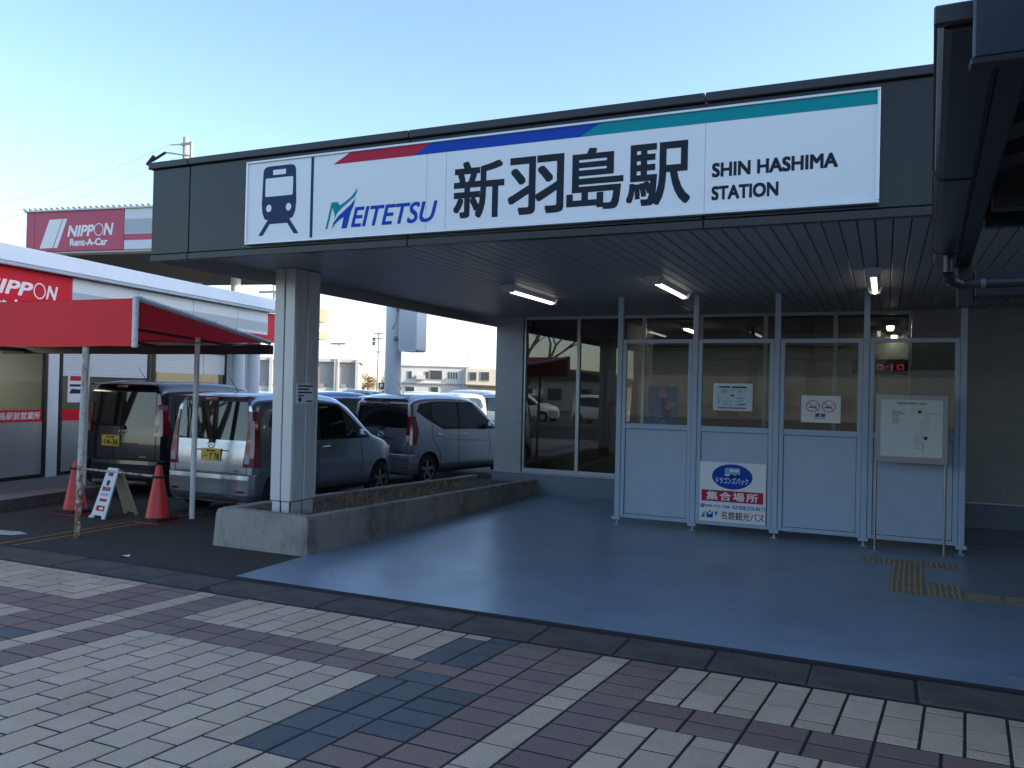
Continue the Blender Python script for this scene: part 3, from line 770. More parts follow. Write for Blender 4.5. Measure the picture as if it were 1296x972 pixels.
ov([[(-1.99, .28), (-1.955, .28), (-1.973, .248)]], 'logo_mark', M_sred)

# no smoking notice, station notice, blue poster
NS = thing('no_smoking_notice', 'white no smoking notice with two red crossed circles on the glass', 'notice', (-.70, 10.49, 1.42))
MB().box(-.92, -.48, 10.489, 10.495, 1.42, 1.74).build('sheet', M_paper, NS)
for cx in (-.79, -.61):
    cz = 1.615
    rg = MB(); n = 32
    A = [(cx + .078 * math.cos(2 * math.pi * k / n), 10.4865, cz + .07 * math.sin(2 * math.pi * k / n)) for k in range(n + 1)]
    B = [(cx + .069 * math.cos(2 * math.pi * k / n), 10.4865, cz + .062 * math.sin(2 * math.pi * k / n)) for k in range(n + 1)]
    rg.strip(A, B)
    rg.flat([(cx - .052, cz + .047), (cx - .058, cz + .041), (cx + .052, cz - .047), (cx + .058, cz - .041)], (0, 10.4855, 0), UX, UZ)
    rgo = rg.build('prohibition_ring', M_sred, NS, recalc=False)
    cg = MB(); cg.flat([(cx - .045, cz - .02), (cx + .02, cz - .02), (cx + .02, cz - .006), (cx - .045, cz - .006)], (0, 10.4875, 0), UX, UZ)
    cg.flat([(cx + .025, cz - .02), (cx + .036, cz - .02), (cx + .036, cz - .006), (cx + .025, cz - .006)], (0, 10.4875, 0), UX, UZ)
    cg.flat([(cx + .026, cz + .0), (cx + .032, cz + .0), (cx + .040, cz + .022), (cx + .034, cz + .024)], (0, 10.4875, 0), UX, UZ)
    cg.build('cigarette', M_ink, rgo, recalc=False)
lt(NS, 'lettering', M_ink, [('禁煙', -.765, -.645, 1.483, 1.53, dict(bold=.03, spacing=1.2))], (0, 10.487, 0), UX, UZ)
ov([[(-.76, 1.468), (-.65, 1.468), (-.65, 1.473), (-.76, 1.473)]], 'printed_line', M_ink, .002, NS, 10.489)

SN = thing('framed_notice', 'framed pale blue notice with a line diagram behind the second pane', 'notice', (-1.725, 10.48, 1.53))
MB().box(-1.965, -1.485, 10.478, 10.493, 1.53, 1.87, bev=.004).build('frame', M_alu, SN)
MB().box(-1.945, -1.505, 10.4745, 10.479, 1.55, 1.85).build('sheet', mat('pale_blue_paper', (.52, .62, .68), .5, var=.04), SN)
dg_ = MB()
def bars(mb, lst, y):
    for a, b, c, d in lst: mb.flat([(a, c), (b, c), (b, d), (a, d)], (0, y, 0), UX, UZ)
bars(dg_, [(-1.89, -1.76, 1.815, 1.832), (-1.74, -1.56, 1.815, 1.832), (-1.785, -1.782, 1.60, 1.70), (-1.665, -1.662, 1.60, 1.70), (-1.785, -1.74, 1.6, 1.603), (-1.70, -1.662, 1.6, 1.603),
           (-1.74, -1.735, 1.77, 1.80), (-1.71, -1.705, 1.77, 1.80), (-1.845, -1.80, 1.645, 1.651), (-1.65, -1.60, 1.65, 1.656), (-1.65, -1.57, 1.605, 1.618), (-1.84, -1.80, 1.608, 1.615)], 10.4735)
dg_.flat([(-1.765, 1.71), (-1.695, 1.71), (-1.73, 1.735)], (0, 10.4735, 0), UX, UZ)
dg_.build('diagram', M_ink, SN, recalc=False)['kind'] = 'stuff'
d2 = MB(); bars(d2, [(-1.87, -1.79, 1.75, 1.795), (-1.66, -1.62, 1.755, 1.795), (-1.60, -1.585, 1.76, 1.78), (-1.90, -1.885, 1.62, 1.70), (-1.76, -1.74, 1.63, 1.66), (-1.66, -1.58, 1.68, 1.70)], 10.4735); d2.build('diagram', M_lblue, SN, recalc=False)['kind'] = 'stuff'
d3 = MB(); bars(d3, [(-1.90, -1.56, 1.557, 1.572)], 10.4735); d3.build('diagram', M_bmaroon, SN, recalc=False)

BP = thing('blue_poster', 'blue illustrated poster behind the first pane of the screen', 'poster', (-2.61, 10.52, 1.34))
MB().box(-2.80, -2.42, 10.512, 10.518, 1.34, 1.82).build('sheet', mat('poster_blue', (.035, .15, .36), .5, var=.35, scale=5), BP)
pb = MB()
pb.flat(rrect(-2.66, -2.56, 1.66, 1.78, .04), (0, 10.5105, 0), UX, UZ); pb.flat(ellipse(-2.49, 1.58, .05, .035), (0, 10.5105, 0), UX, UZ); pb.flat(ellipse(-2.535, 1.545, .03, .03), (0, 10.5100, 0), UX, UZ)
pb.build('printed_shapes', M_pink, BP, recalc=False)
pb = MB(); pb.flat(rrect(-2.62, -2.50, 1.42, 1.54, .04), (0, 10.5103, 0), UX, UZ); pb.flat([(-2.64, 1.55), (-2.58, 1.55), (-2.56, 1.67), (-2.63, 1.67)], (0, 10.5103, 0), UX, UZ)
pb.build('printed_shapes', M_navy, BP, recalc=False)
pb = MB()
for k in range(16): x = random.uniform(-2.78, -2.44); z = random.uniform(1.35, 1.46); pb.flat(ellipse(x, z, .012, .009, 8), (0, 10.5098 - k * .00002, 0), UX, UZ)
pb.build('printed_shapes', M_lblue, BP, recalc=False)

# map board on legs
MP = thing('map_board', 'freestanding station map board in a steel frame on two thin legs', 'map board', (.26, 10.2, 0))
MB().box(-.10, .63, 10.16, 10.22, 1.01, 1.775, bev=.006).build('frame', M_mapframe, MP)
MB().box(-.045, .572, 10.152, 10.159, 1.085, 1.715).build('map_sheet', M_paperc, MP)
for x in (-.085, .61):
    MB().tube((x, 10.235, .006), (x, 10.235, 1.4), .014, n=8).box(x - .05, x + .05, 10.19, 10.28, .007, .014).build('leg', M_mapframe, MP)
mm = MB()
y_ = 10.1505
bars(mm, [(.07, .17, 1.585, 1.590), (.07, .20, 1.565, 1.570), (.07, .20, 1.553, 1.557), (.07, .14, 1.535, 1.54), (.07, .13, 1.515, 1.52), (.07, .15, 1.495, 1.5), (.07, .14, 1.475, 1.48), (.07, .15, 1.455, 1.46),
           (.403, .405, 1.39, 1.575), (.428, .43, 1.39, 1.575), (.403, .43, 1.573, 1.575), (.403, .43, 1.39, 1.392), (.43, .555, 1.565, 1.568),
           (.352, .354, 1.25, 1.465), (.38, .382, 1.20, 1.465), (.352, .382, 1.463, 1.465), (.352, .382, 1.40, 1.402), (.30, .302, 1.255, 1.33), (.335, .337, 1.255, 1.33), (.30, .337, 1.33, 1.332), (.30, .337, 1.29, 1.292), (.30, .337, 1.255, 1.257),
           (.39, .425, 1.28, 1.315), (.305, .385, 1.235, 1.238), (.305, .307, 1.18, 1.235), (.305, .385, 1.18, 1.182), (.383, .386, 1.14, 1.24), (.34, .342, 1.18, 1.235)], y_)
mm.flat(ellipse(.345, 1.585, .019, .017), (0, y_, 0), UX, UZ)
text(mm, '名鉄新羽島駅ご案内', .12, .41, 1.663, 1.688, (0, y_, 0), UX, UZ, bold=.01)
mm.build('map_print', M_ink, MP, recalc=False)['kind'] = 'stuff'

# fluorescent lamps under the canopy
for x, lab in ((-4.15, 'lit fluorescent lamp under the soffit nearest the brick pier'), (-2.29, 'lit fluorescent lamp under the soffit above the first two screen panels'), (-.13, 'lit fluorescent lamp under the soffit nearest the map board')):
    y0 = 8.85 if x > -4 else 9.12
    lp = thing('fluorescent_lamp', lab, 'lamp', (x, y0 + .65, SOF), group='lamps under the canopy')
    h = MB()
    h.prism([(-.055, 0), (.055, 0), (.028, -.05), (-.028, -.05)], (x, y0 - .02, SOF - .003), UX, UZ, UY, 1.36)
    h.build('housing', M_white, lp)
    for yy in (y0 - .17, y0 + 1.345): MB().prism([(-.05, -.075), (.05, -.075), (.085, 0), (-.085, 0)], (x, yy, SOF - .002), UX, UZ, UY, .145 if yy < y0 else .03).build('end_cap', M_white, lp)
    d_ = MB(); n = 10
    A = [(x + .028 * math.cos(math.pi + math.pi * k / n), y0, SOF - .054 + .032 * math.sin(math.pi + math.pi * k / n)) for k in range(n + 1)]
    B = [(a, y0 + 1.32, c) for a, b, c in A]
    d_.strip(A, B); d_.add(A, [list(range(n + 1))]); d_.add(B, [list(range(n + 1))])
    d_.build('diffuser', M_lampglow, lp, smooth=50)
# lamps and board inside the waiting room
for x, y, lab in ((.05, 14.2, 'small lit ceiling lamp inside the waiting room beside the doorway'), (.12, 16.2, 'small lit ceiling lamp deeper inside the waiting room')):
    lp = thing('ceiling_lamp', lab, 'lamp', (x, y, 2.8), group='lamps inside the waiting room')
    MB().box(x - .06, x + .06, y - .35, y + .35, 2.84, 2.90).build('housing', M_white, lp)
    MB().box(x - .045, x + .045, y - .33, y + .33, 2.815, 2.839, bev=.01).build('diffuser', M_lampglow2, lp)
lp = thing('ceiling_lamp', 'slim lit tube lamp inside above the first screen panel', 'lamp', (-3.1, 14.4, 2.8), group='lamps inside the waiting room')
MB().box(-3.16, -3.04, 13.9, 14.9, 2.84, 2.90).build('housing', M_white, lp); MB().box(-3.13, -3.07, 13.95, 14.85, 2.812, 2.839).build('diffuser', M_lampglow2, lp)
db = thing('departure_board', 'dark departure board with red lit segments inside the waiting room', 'display', (-.1, 15.8, 2.2))
MB().box(-.55, .5, 15.8, 15.9, 2.15, 2.42).build('case', M_trim, db)
lb = MB(); bars(lb, [(-.30, -.28, 2.24, 2.33), (-.30, -.20, 2.31, 2.33), (-.30, -.20, 2.275, 2.29), (-.22, -.20, 2.24, 2.33), (-.15, -.13, 2.24, 2.33), (-.15, -.05, 2.31, 2.33), (-.15, -.05, 2.24, 2.255), (-.07, -.05, 2.24, 2.33), (0, .03, 2.28, 2.295), (.08, .10, 2.24, 2.33), (.17, .19, 2.24, 2.33), (.17, .28, 2.31, 2.33), (.17, .28, 2.24, 2.255), (.26, .28, 2.24, 2.33)], 15.796)
struct(lb.build('lit_segments', M_led, db, recalc=False), 'stuff')
fb = thing('fare_board', 'long pale fare board on the waiting room wall', 'board', (-2.6, 16.3, 1.55))
MB().box(-5.2, -1.2, 16.3, 16.38, 1.55, 2.2).build('panel', M_paper, fb)


# ------------------------------------------------------------------ planter
PT = thing('planter', 'long low stained concrete planter around the grey column', 'planter', (-5.9, 6.8, 0))
def hz(y): return .39 - .14 * (y - 6.8) / 6.1
def pwall(x0, x1, y0, y1, name):
    mb = MB(); b = .012
    n = max(2, int((y1 - y0) / .5)); rows = []
    for k in range(n + 1):
        y = y0 + (y1 - y0) * k / n; h = hz(y) + random.uniform(-.004, .004)
        rows.append([(x0, y, -.02), (x0, y, h - b), (x0 + b, y, h), (x1 - b, y, h), (x1, y, h - b), (x1, y, -.02)])
    for a, c in zip(rows[:-1], rows[1:]): mb.strip(a, c)
    mb.add(rows[0], [range(6)]); mb.add(rows[-1], [range(6)])
    return mb.build(name, M_concrete, PT)
pwall(-5.42, -5.30, 6.92, 12.86, 'side_wall'); pwall(-6.53, -6.41, 6.92, 12.86, 'side_wall')
fw = MB()
prof = [(-6.535, -.02), (-6.50, .33), (-6.475, .384), (-6.44, .392), (-5.36, .392), (-5.315, .384), (-5.292, .35), (-5.288, -.02)]
fw.prism(prof, (0, 6.80, 0), UX, UZ, UY, .119); fw.build('front_wall', M_concrete, PT)
sl = MB(); nx, ny = 8, 40
rows = [[(-6.41 + .99 * i / nx, 6.92 + 5.94 * j / ny, hz(6.92 + 5.94 * j / ny) - .075 + random.uniform(-.02, .025)) for i in range(nx + 1)] for j in range(ny + 1)]
for a, c in zip(rows[:-1], rows[1:]): sl.strip(a, c)
sl.build('soil', M_soil, PT, smooth=60)
gr = MB()
for k in range(4200):
    x = random.uniform(-6.38, -5.46); y = random.uniform(7.0, 12.8)
    if -6.06 < x < -5.77 and y < 7.56: continue
    dens = (.9 if 8.3 < y < 11.4 else .25) * (1 if x < -5.7 else .55) * (.55 + .45 * math.sin(y * 5.1 + x * 4))
    if random.random() > dens: continue
    z = hz(y) - .08; h = random.uniform(.03, .11) * (1.15 if x < -5.9 else .75); a = random.uniform(0, 6.28); w = .0045
    lx, ly = math.cos(a) * h * random.uniform(.3, 1.2), math.sin(a) * h * random.uniform(.3, 1.2)
    px, py = -math.sin(a) * w, math.cos(a) * w
    gr.add([(x - px, y - py, z), (x + px, y + py, z), (x + lx * .5 + px, y + ly * .5 + py, z + h * .75), (x + lx * .5 - px, y + ly * .5 - py, z + h * .75), (x + lx, y + ly, z + h)], [(0, 1, 2, 3), (3, 2, 4)])
dgr = gr.build('dry_grass', M_straw, None, recalc=False)
dgr['label'] = 'short dry straw coloured grass growing in the planter soil'; dgr['category'] = 'grass'; struct(dgr, 'stuff')

# ------------------------------------------------------------------ dark bus shelter overhead on the right
SHL = thing('bus_shelter', 'dark steel shelter roof with gutter and glazed strips at the upper right', 'shelter', (0, 0, 0), R(-2.5))
def sb(mb, name, m, parent=SHL, smooth=0): return mb.build(name, m, parent, smooth=smooth)
gu = MB()
prof = [(.0, 2.54), (.004, 2.522), (.014, 2.505), (.030, 2.497), (.075, 2.495), (.118, 2.495), (.118, 2.54)]
for a, b in ((2.0, 3.35), (3.356, 5.0), (5.006, 5.50)):
    gu.prism(prof, (0, a, 0), UX, UZ, UY, b - a)
gu.box(-.006, .122, 1.975, 1.998, 2.505, 2.548, bev=.004); gu.box(-.006, .004, 2.0, 5.5, 2.538, 2.548, bev=.003)
gut = sb(gu, 'gutter', M_gutter)
for y in (3.353, 5.003): MB().prism([(a - .004 if a < .05 else a, b - .004) for a, b in prof], (0, y - .012, 0), UX, UZ, UY, .024).build('gutter_joint', M_dark, gut)
sb(MB().box(.13, .20, 2.05, 5.62, 2.50, 2.70, bev=.006), 'beam', M_dark)
sb(MB().box(.119, .129, 2.1, 5.60, 2.50, 2.515).box(.119, .129, 2.1, 5.60, 2.53, 2.55), 'cable', M_rubber)
dp = MB(); dp.path([(.075, 5.05, 2.50), (.075, 5.05, 2.40), (.09, 5.1, 2.36), (.14, 5.15, 2.345)], .028, 12); dp.path([(.14, 5.15, 2.345), (3, 5.15, 2.345)], .024, 12)
dpo = sb(dp, 'downpipe', M_gutter, smooth=40)
MB().tube((.235, 5.15, 2.345), (.26, 5.15, 2.345), .028, n=12).build('pipe_clip', mat('dull_clip', (.16, .15, .15), .4, metal=.6), dpo)
sb(MB().box(.13, .22, 5.50, 5.60, 2.26, 2.50, bev=.004), 'bracket', M_dark)
sb(MB().box(.22, 3.2, 5.44, 5.60, 2.31, 2.46, bev=.004), 'cross_beam', M_dark)
sb(MB().box(.20, 3.2, 3.62, 4.15, 2.56, 2.62).box(.20, 3.2, 3.62, 3.70, 2.44, 2.56), 'cross_beam', M_dark)
sb(MB().box(.20, 3.2, 4.10, 4.16, 2.46, 2.56), 'cross_beam', M_dark)
ny = [2.05, 2.45, 2.83, 3.2, 3.58]
for k, y in enumerate(ny):
    sb(MB().prism([(.20, 2.52), (3.2, 3.32), (3.2, 3.48), (.20, 2.68)], (0, y, 0), UX, UZ, UY, .17), 'rafter', M_dark)
    if k < 4:
        sb(MB().prism([(.20, 2.66), (3.2, 3.46), (3.2, 3.468), (.20, 2.668)], (0, y + .175, 0), UX, UZ, UY, ny[k + 1] - y - .18), 'roof_pane', M_canopyglass)
sb(MB().tube((3.1, 2.4, -.01), (3.1, 2.4, 3.4), .08, n=14), 'post', M_dark); sb(MB().tube((3.1, 5.2, -.01), (3.1, 5.2, 2.5), .08, n=14), 'post', M_dark)
for k in range(6, 9):  # roof carried on unseen behind the viewer, added to darken the pavement
    y0 = -13.0 + 1.65 * k - .6
    n = 10
    rows_ = [[(.05 + 4.6 * i / n, yy, 2.62 + .95 * math.sin(math.pi * (i / n) * .62)) for i in range(n + 1)] for yy in (y0, y0 + 1.64)]
    dk_ = MB(); dk_.strip(rows_[0], rows_[1]); dk_.strip([(x, y, z + .05) for x, y, z in rows_[0]], [(x, y, z + .05) for x, y, z in rows_[1]])
    sb(dk_, 'shade_deck', M_dark, smooth=60)
for y in (-3.1,): sb(MB().tube((4.3, y, -.01), (4.3, y, 3.5), .09, n=12), 'post', M_dark)
hb = thing('hanging_board', 'dark navy board hanging beneath the shelter roof at the upper right corner', 'sign', (.6, 1.8, 2.35))
MB().box(.142, 1.3, 1.80, 1.822, 2.36, 2.80, bev=.004).build('board', M_navyb, hb)
MB().box(.137, 1.305, 1.792, 1.83, 2.344, 2.359, bev=.003).build('frame', M_trim, hb)

# ------------------------------------------------------------------ rental office (long side faces the lot)
TH = R(9.0)
OF = thing('rental_office', 'white single storey rental office with red sign band along its eaves', 'building', (-12.46, 8.46, 0), TH)
# local axes: y along the facade going away, x outward to the lot
E0 = -1.75; E1 = 6.95
MB().box(-6, -3.0, E0, E1, 0, 3.3).build('wall', M_int, OF)
MB().box(-2.99, -.001, E0, E0 + .1, 0, 3.3).build('side_wall', M_owhite, OF); MB().box(-2.99, -.001, E1 - .1, E1, 0, 3.3).build('side_wall', M_owhite, OF)
MB().box(-2.99, .0, E0 + .1, E1 - .1, 2.62, 3.3).build('ceiling', M_owhite, OF); MB().box(-2.99, -.001, E0 + .1, E1 - .1, -.01, .128).build('interior_floor', M_intf, OF)
MB().box(-1.8, -1.3, -1.5, .4, .13, 1.1, bev=.01).build('counter', M_owhite, OF)
MB().box(-.012, .0, 5.74, E1 - .1, .13, 2.62).build('front_wall', M_owhite, OF); MB().box(-.012, .0, 3.27, 5.74, .13, .9).build('front_wall', M_owhite, OF)
for y in (-1.2, 1.6): MB().box(-1.7, -1.4, y, y + 1.2, 2.585, 2.618).build('ceiling_lamp', M_lampglow2, OF)
rfm = MB(); rfm.prism([(.56, 3.44), (.60, 3.47), (.42, 3.74), (-3.2, 4.05), (-6.6, 3.5), (-6.6, 3.42)], (0, E0 - .2, 0), UX, UZ, UY, E1 - E0 + .35)
roof = rfm.build('roof', M_whitemetal, OF)
MB().box(.56, .64, E0 - .2, E1 + .15, 3.395, 3.44, bev=.01).build('gutter', mat('gutter_grey', (.40, .45, .48), .5), roof)
# fascia panels
ys = [E0, .80, 2.35, 3.9, 5.4, 6.62, E1 + .02]
for i, (a, b) in enumerate(zip(ys[:-1], ys[1:])):
    red = i in (0, 5)
    p_ = MB(); p_.box(.44, .50, a + .006, b - .006, 2.72, 3.39, bev=.004)
    po = p_.build('fascia_panel', M_ored if red else M_owhite, OF)
    if not red:
        MB().flat([(a + .006, 2.95), (b - .006, 2.95), (b - .006, 3.16), (a + .006, 3.16)], (.5025, 0, 0), UY, UZ).build('grey_band', M_ogrey, po)
        MB().flat([(a + .006, 2.76), (b - .006, 2.76), (b - .006, 2.88), (a + .006, 2.88)], (.5025, 0, 0), UY, UZ).build('red_band', M_ored, po)
MB().box(.0, .44, E0, E1, 2.72, 2.76).build('eaves_soffit', M_owhite, OF)
fl_ = MB()
text(fl_, 'NIPP', -.95, .02, 2.985, 3.20, (.503, 0, 0), UY, UZ, bold=.03, shear=.25); text(fl_, 'N', .27, .50, 2.985, 3.20, (.503, 0, 0), UY, UZ, bold=.03, shear=.25)
A = [(.503, .145 + .115 * math.cos(t), 3.095 + .125 * math.sin(t)) for t in [2 * math.pi * k / 30 for k in range(31)]]
B = [(.503, .145 + .095 * math.cos(t), 3.095 + .105 * math.sin(t)) for t in [2 * math.pi * k / 30 for k in range(31)]]
fl_.strip(A, B); text(fl_, 'Rent-A-Car', -.92, .28, 2.78, 2.92, (.503, 0, 0), UY, UZ, bold=.02)
fl_.build('lettering', M_signw, OF, recalc=False)
# shop front: dark frames, glass, blinds
def shop(a, b, z0, z1, name='shop_window', t=.06, glass=None):
    f = MB(); f.box(0, .06, a, a + t, z0, z1, bev=.004); f.box(0, .06, b - t, b, z0, z1, bev=.004)
    f.box(.001, .059, a + t, b - t, z0, z0 + t, bev=.004); f.box(.001, .059, a + t, b - t, z1 - t, z1, bev=.004)
    fo = f.build(name, M_trim, OF)
    MB().box(.022, .03, a + t, b - t, z0 + t, z1 - t).build('pane', glass or M_shop, fo)
    return fo
M_shop = glass_mat('shop_glass', (.82, .84, .80), 1.1)
w1 = shop(-1.65, .80, .13, 2.22)
w2 = shop(1.06, 3.25, .13, 2.32); w3 = shop(3.35, 5.72, .9, 2.42)
fp = MB(); fp.box(.0, .055, .815, 1.045, .1, 2.6, bev=.006); fp.build('pillar', M_owhite, OF)
bl = MB()
for a, b, z0, z1 in ((1.13, 3.18, 1.80, 2.26), (3.42, 4.9, 1.93, 2.36), (4.92, 5.66, 1.93, 2.36)):
    k = 0
    while z0 + k * .035 < z1: bl.box(.034, .042, a, b, z0 + k * .035, z0 + k * .035 + .031); k += 1
bl.build('roller_blind', M_owhite, w2)
rs = MB(); rs.flat([(-1.59, 1.045), (.74, 1.045), (.74, 1.235), (-1.59, 1.235)], (.0315, 0, 0), UY, UZ); rs.build('red_stripe', M_ored, w1)
rs = MB(); rs.flat([(1.12, 1.045), (3.19, 1.045), (3.19, 1.235), (1.12, 1.235)], (.0315, 0, 0), UY, UZ); rs.build('red_stripe', M_ored, w2)
fg = MB(); fg.flat([(-1.59, .2), (.74, .2), (.74, 1.04), (-1.59, 1.04)], (.0315, 0, 0), UY, UZ); fg.build('frosted_film', mat('frost', (.30, .305, .29), .6), w1)
fg = MB(); fg.flat([(1.12, .2), (3.19, .2), (3.19, 1.04), (1.12, 1.04)], (.0315, 0, 0), UY, UZ); fg.build('frosted_film', mat('frost', (.30, .305, .29), .6), w2)
lt(OF, 'lettering', M_signw, [('羽島駅前営業所', -.22, .70, 1.08, 1.205, dict(bold=.025, shear=.15))], (.033, 0, 0), UY, UZ)
MB().box(-.002, 1.7, -6, 1.4, -.02, .13, bev=.01).build('deck', M_deck, OF)
dk = MB()
for k in range(24): dk.box(1.70, 1.722, -6 + .3 * k + .004, -6 + .3 * k + .296, -.02, .128, bev=.004)
dk.build('deck_edge_tiles', M_kerb, OF)
for y in (5.95, 6.55): MB().tube((.2, y, 0), (.2, y, 2.74), .14, n=18).build('pillar', M_owhite, OF, smooth=40)
ps = thing('shop_poster', 'small red and white car poster inside the office window', 'poster', (-12.46, 8.46, 0), TH)
MB().box(.034, .038, 1.25, 1.62, 1.35, 1.87).build('sheet', M_paper, ps)
q = MB(); q.flat([(1.29, 1.72), (1.58, 1.72), (1.56, 1.85), (1.31, 1.85)], (.0395, 0, 0), UY, UZ); q.build('printed_shapes', M_sred, ps)
q = MB(); q.flat([(1.28, 1.5), (1.6, 1.5), (1.58, 1.57), (1.33, 1.58)], (.0395, 0, 0), UY, UZ); q.flat([(1.29, 1.62), (1.58, 1.62), (1.58, 1.66), (1.29, 1.66)], (.0395, 0, 0), UY, UZ); q.build('printed_shapes', M_ink, ps)

# ------------------------------------------------------------------ red awning in front of the office
AW = thing('red_awning', 'red vinyl awning on white pipe frame beside the rental office', 'awning', (-8.07, 6.33, 0))
XR, XB = -7.25, -7.55
val = MB(); n = 12
A = [(XR + .02 - (5.2) * k / n, 6.33 + random.uniform(-.006, .006), 2.595 + .02 * k / n) for k in range(n + 1)]
B = [(x, y + random.uniform(-.008, .008), 2.09 + .006 * math.sin(i * 1.7)) for i, (x, y, z) in enumerate(A)]
val.strip(A, B); val.strip([(x, y + .006, z) for x, y, z in A], [(x, y + .006, z) for x, y, z in B])
val.build('valance', M_tarp, AW, recalc=False, smooth=60)
rt = MB(); m_ = 6
rows = []
for j in range(m_ + 1):
    t = j / m_; rows.append([(XR + (XB - XR) * t - 5.2 * k / n, 6.335 + 2.47 * t, 2.60 + .02 * k / n - .315 * t - .018 * math.sin(math.pi * t)) for k in range(n + 1)])
for a, b in zip(rows[:-1], rows[1:]): rt.strip(a, b)
rt.build('roof_sheet', M_tarp, AW, recalc=False, smooth=60)
fr = MB()
fr.tube((XR, 6.345, 2.08), (XR, 6.345, 2.615), .031, n=12); fr.tube((XR, 6.345, 2.605), (XB, 8.8, 2.285), .030, n=12)
fr.tube((XR, 6.36, 2.12), (-12.3, 6.36, 2.12), .02, n=8); fr.tube((XR, 6.36, 2.57), (-12.3, 6.36, 2.59), .02, n=8)
fr.build('pipe_frame', M_whitepole, AW, smooth=40)
ra = MB()
for xs in (-7.9, -9.3, -10.7): ra.tube((xs, 6.36, 2.36), (xs - .25, 8.78, 2.24), .018, n=8)
ra.build('rafter', M_brown, AW, smooth=40)
bb = MB(); bb.box(-13.0, -7.53, 8.78, 8.86, 2.13, 2.255, bev=.006); bb.build('back_beam', M_brown, AW)
def rope(pts, r): MB().path(pts, r, 5).build('lashing_rope', M_rope, AW)
P_ = lambda t, dz: (XR + (XB - XR) * t + .004, 6.345 + 2.455 * t, 2.60 - .315 * t + dz)
for k in range(12):
    t0 = (k + .2) / 12; t1 = (k + .55) / 12
    rope([P_(t0, -.03), P_((t0 + t1) / 2, .036), P_(t1, -.03)], .008)
rope([(XR + (XB - XR) * k / 10, 6.36 + 2.43 * k / 10, 2.15 + .11 * k / 10 + random.uniform(-.01, .01)) for k in range(11)], .007)
for k in range(5): rope([(XR - .03, 6.325, 2.14 + .09 * k), (XR + .027, 6.33, 2.17 + .09 * k), (XR - .03, 6.335, 2.19 + .09 * k)], .005)
MB().tube((-8.07, 6.37, -.012), (-8.01, 6.37, 2.3), .034, n=14).build('pole', M_rustpole, AW, smooth=40)
MB().tube((-8.06, 8.01, -.012), (-8.04, 8.01, 2.3), .034, n=14).build('pole', M_whitepole, AW, smooth=40)
MB().tube((-11.07, 8.82, -.012), (-11.05, 8.82, 2.15), .036, n=14).build('pole', M_whitepole, AW, smooth=40)

# ------------------------------------------------------------------ cones, bar and A-frame
def cone(x, y, lab):
    c = thing('traffic_cone', lab, 'cone', (x, y, -.012), group='red traffic cones by the parked cars')
    MB().lathe([(.150, .045), (.148, .055), (.038, .665), (.030, .695), (.012, .70), (0, .70)], (x, y, -.012), n=24).build('cone_body', M_cone, c, smooth=40)
    b = MB(); b.prism(rrect(-.20, .20, -.20, .20, .05), (x, y, -.010), UX, UY, UZ, .012, 1); b.prism(rrect(-.19, .19, -.19, .19, .05), (x, y, .003), UX, UY, UZ, .045, 0)
    b.build('weight_base', [M_rubber, M_cone], c)
cone(-8.23, 7.62, 'red traffic cone standing behind the silver car bumper')
cone(-9.62, 7.55, 'red traffic cone standing behind the rusty awning pole')
br_ = thing('cone_bar', 'thin rusty bar laid between the two red cones', 'bar', (-8.9, 7.58, .55))
MB().tube((-9.58, 7.55, .575), (-8.26, 7.62, .545), .014, n=8).build('bar', M_rustpole, br_)
rg = MB(); rg.lathe([(.075, -.012), (.085, 0), (.075, .012), (.062, 0), (.075, -.012)], (-9.62, 7.55, .575), n=16); rg.lathe([(.075, -.012), (.085, 0), (.075, .012), (.062, 0), (.075, -.012)], (-8.23, 7.62, .545), n=16); rg.build('ring', M_rubber, br_)
AF = thing('folding_sign', 'white folding floor sign with red print standing between the cones', 'sign', (-9.0, 7.62, -.012), R(-8))
def afp(poly, y_of, name, m, parent, th=.02):
    mb = MB(); N = Vector((0, -1, .18)).normalized()
    vs = [(u, y_of(v), v) for u, v in poly]; k = len(vs)
    mb.add(vs + [(a, b + th, c) for a, b, c in vs], [list(range(k)), list(range(k, 2 * k))] + [(i, (i + 1) % k, k + (i + 1) % k, k + i) for i in range(k)])
    return mb.build(name, m, parent)
yf = lambda v: -.02 - .20 * (1 - v / .62)
board = afp([(-.15, 0), (-.09, 0), (-.075, .035), (.075, .035), (.09, 0), (.15, 0), (.115, .60), (.10, .62), (-.10, .62), (-.115, .60)], yf, 'front_leaf', M_white, AF)
yb = lambda v: .02 + .22 * (1 - v / .60)
afp([(-.15, 0), (-.09, 0), (-.075, .035), (.075, .035), (.09, 0), (.15, 0), (.11, .60), (-.11, .60)], yb, 'rear_leaf', mat('yellowed_plastic', (.42, .36, .24), .6), AF)
afp([(-.05, .52), (.05, .52), (.05, .57), (-.05, .57)], lambda v: yf(v) - .002, 'handle_slot', M_trim, board, .001)
afp(ellipse(0, .435, .038, .038, 16), lambda v: yf(v) - .002, 'printed_shape', M_navy, board, .001)
for a, b, c, d, m in ((-.085, -.015, .335, .385, M_sred), (-.005, .04, .335, .385, M_sred), (.05, .085, .34, .385, M_navy), (-.08, .08, .275, .305, M_lblue), (-.07, .085, .205, .24, M_sred), (-.085, .09, .09, .155, M_sred)):
    afp([(a, c), (b, c), (b, d), (a, d)], lambda v: yf(v) - .002, 'printed_shape', m, board, .001)
afp([(-.02, .112), (.03, .112), (.03, .098), (.065, .122), (.03, .146), (.03, .132), (-.02, .132)], lambda v: yf(v) - .0035, 'printed_shape', M_signw, board, .001)
afp([(-.17, 0), (-.10, 0), (-.11, .025), (-.16, .03)], lambda v: yf(v) - .012, 'foot_pad', M_white, board, .03)

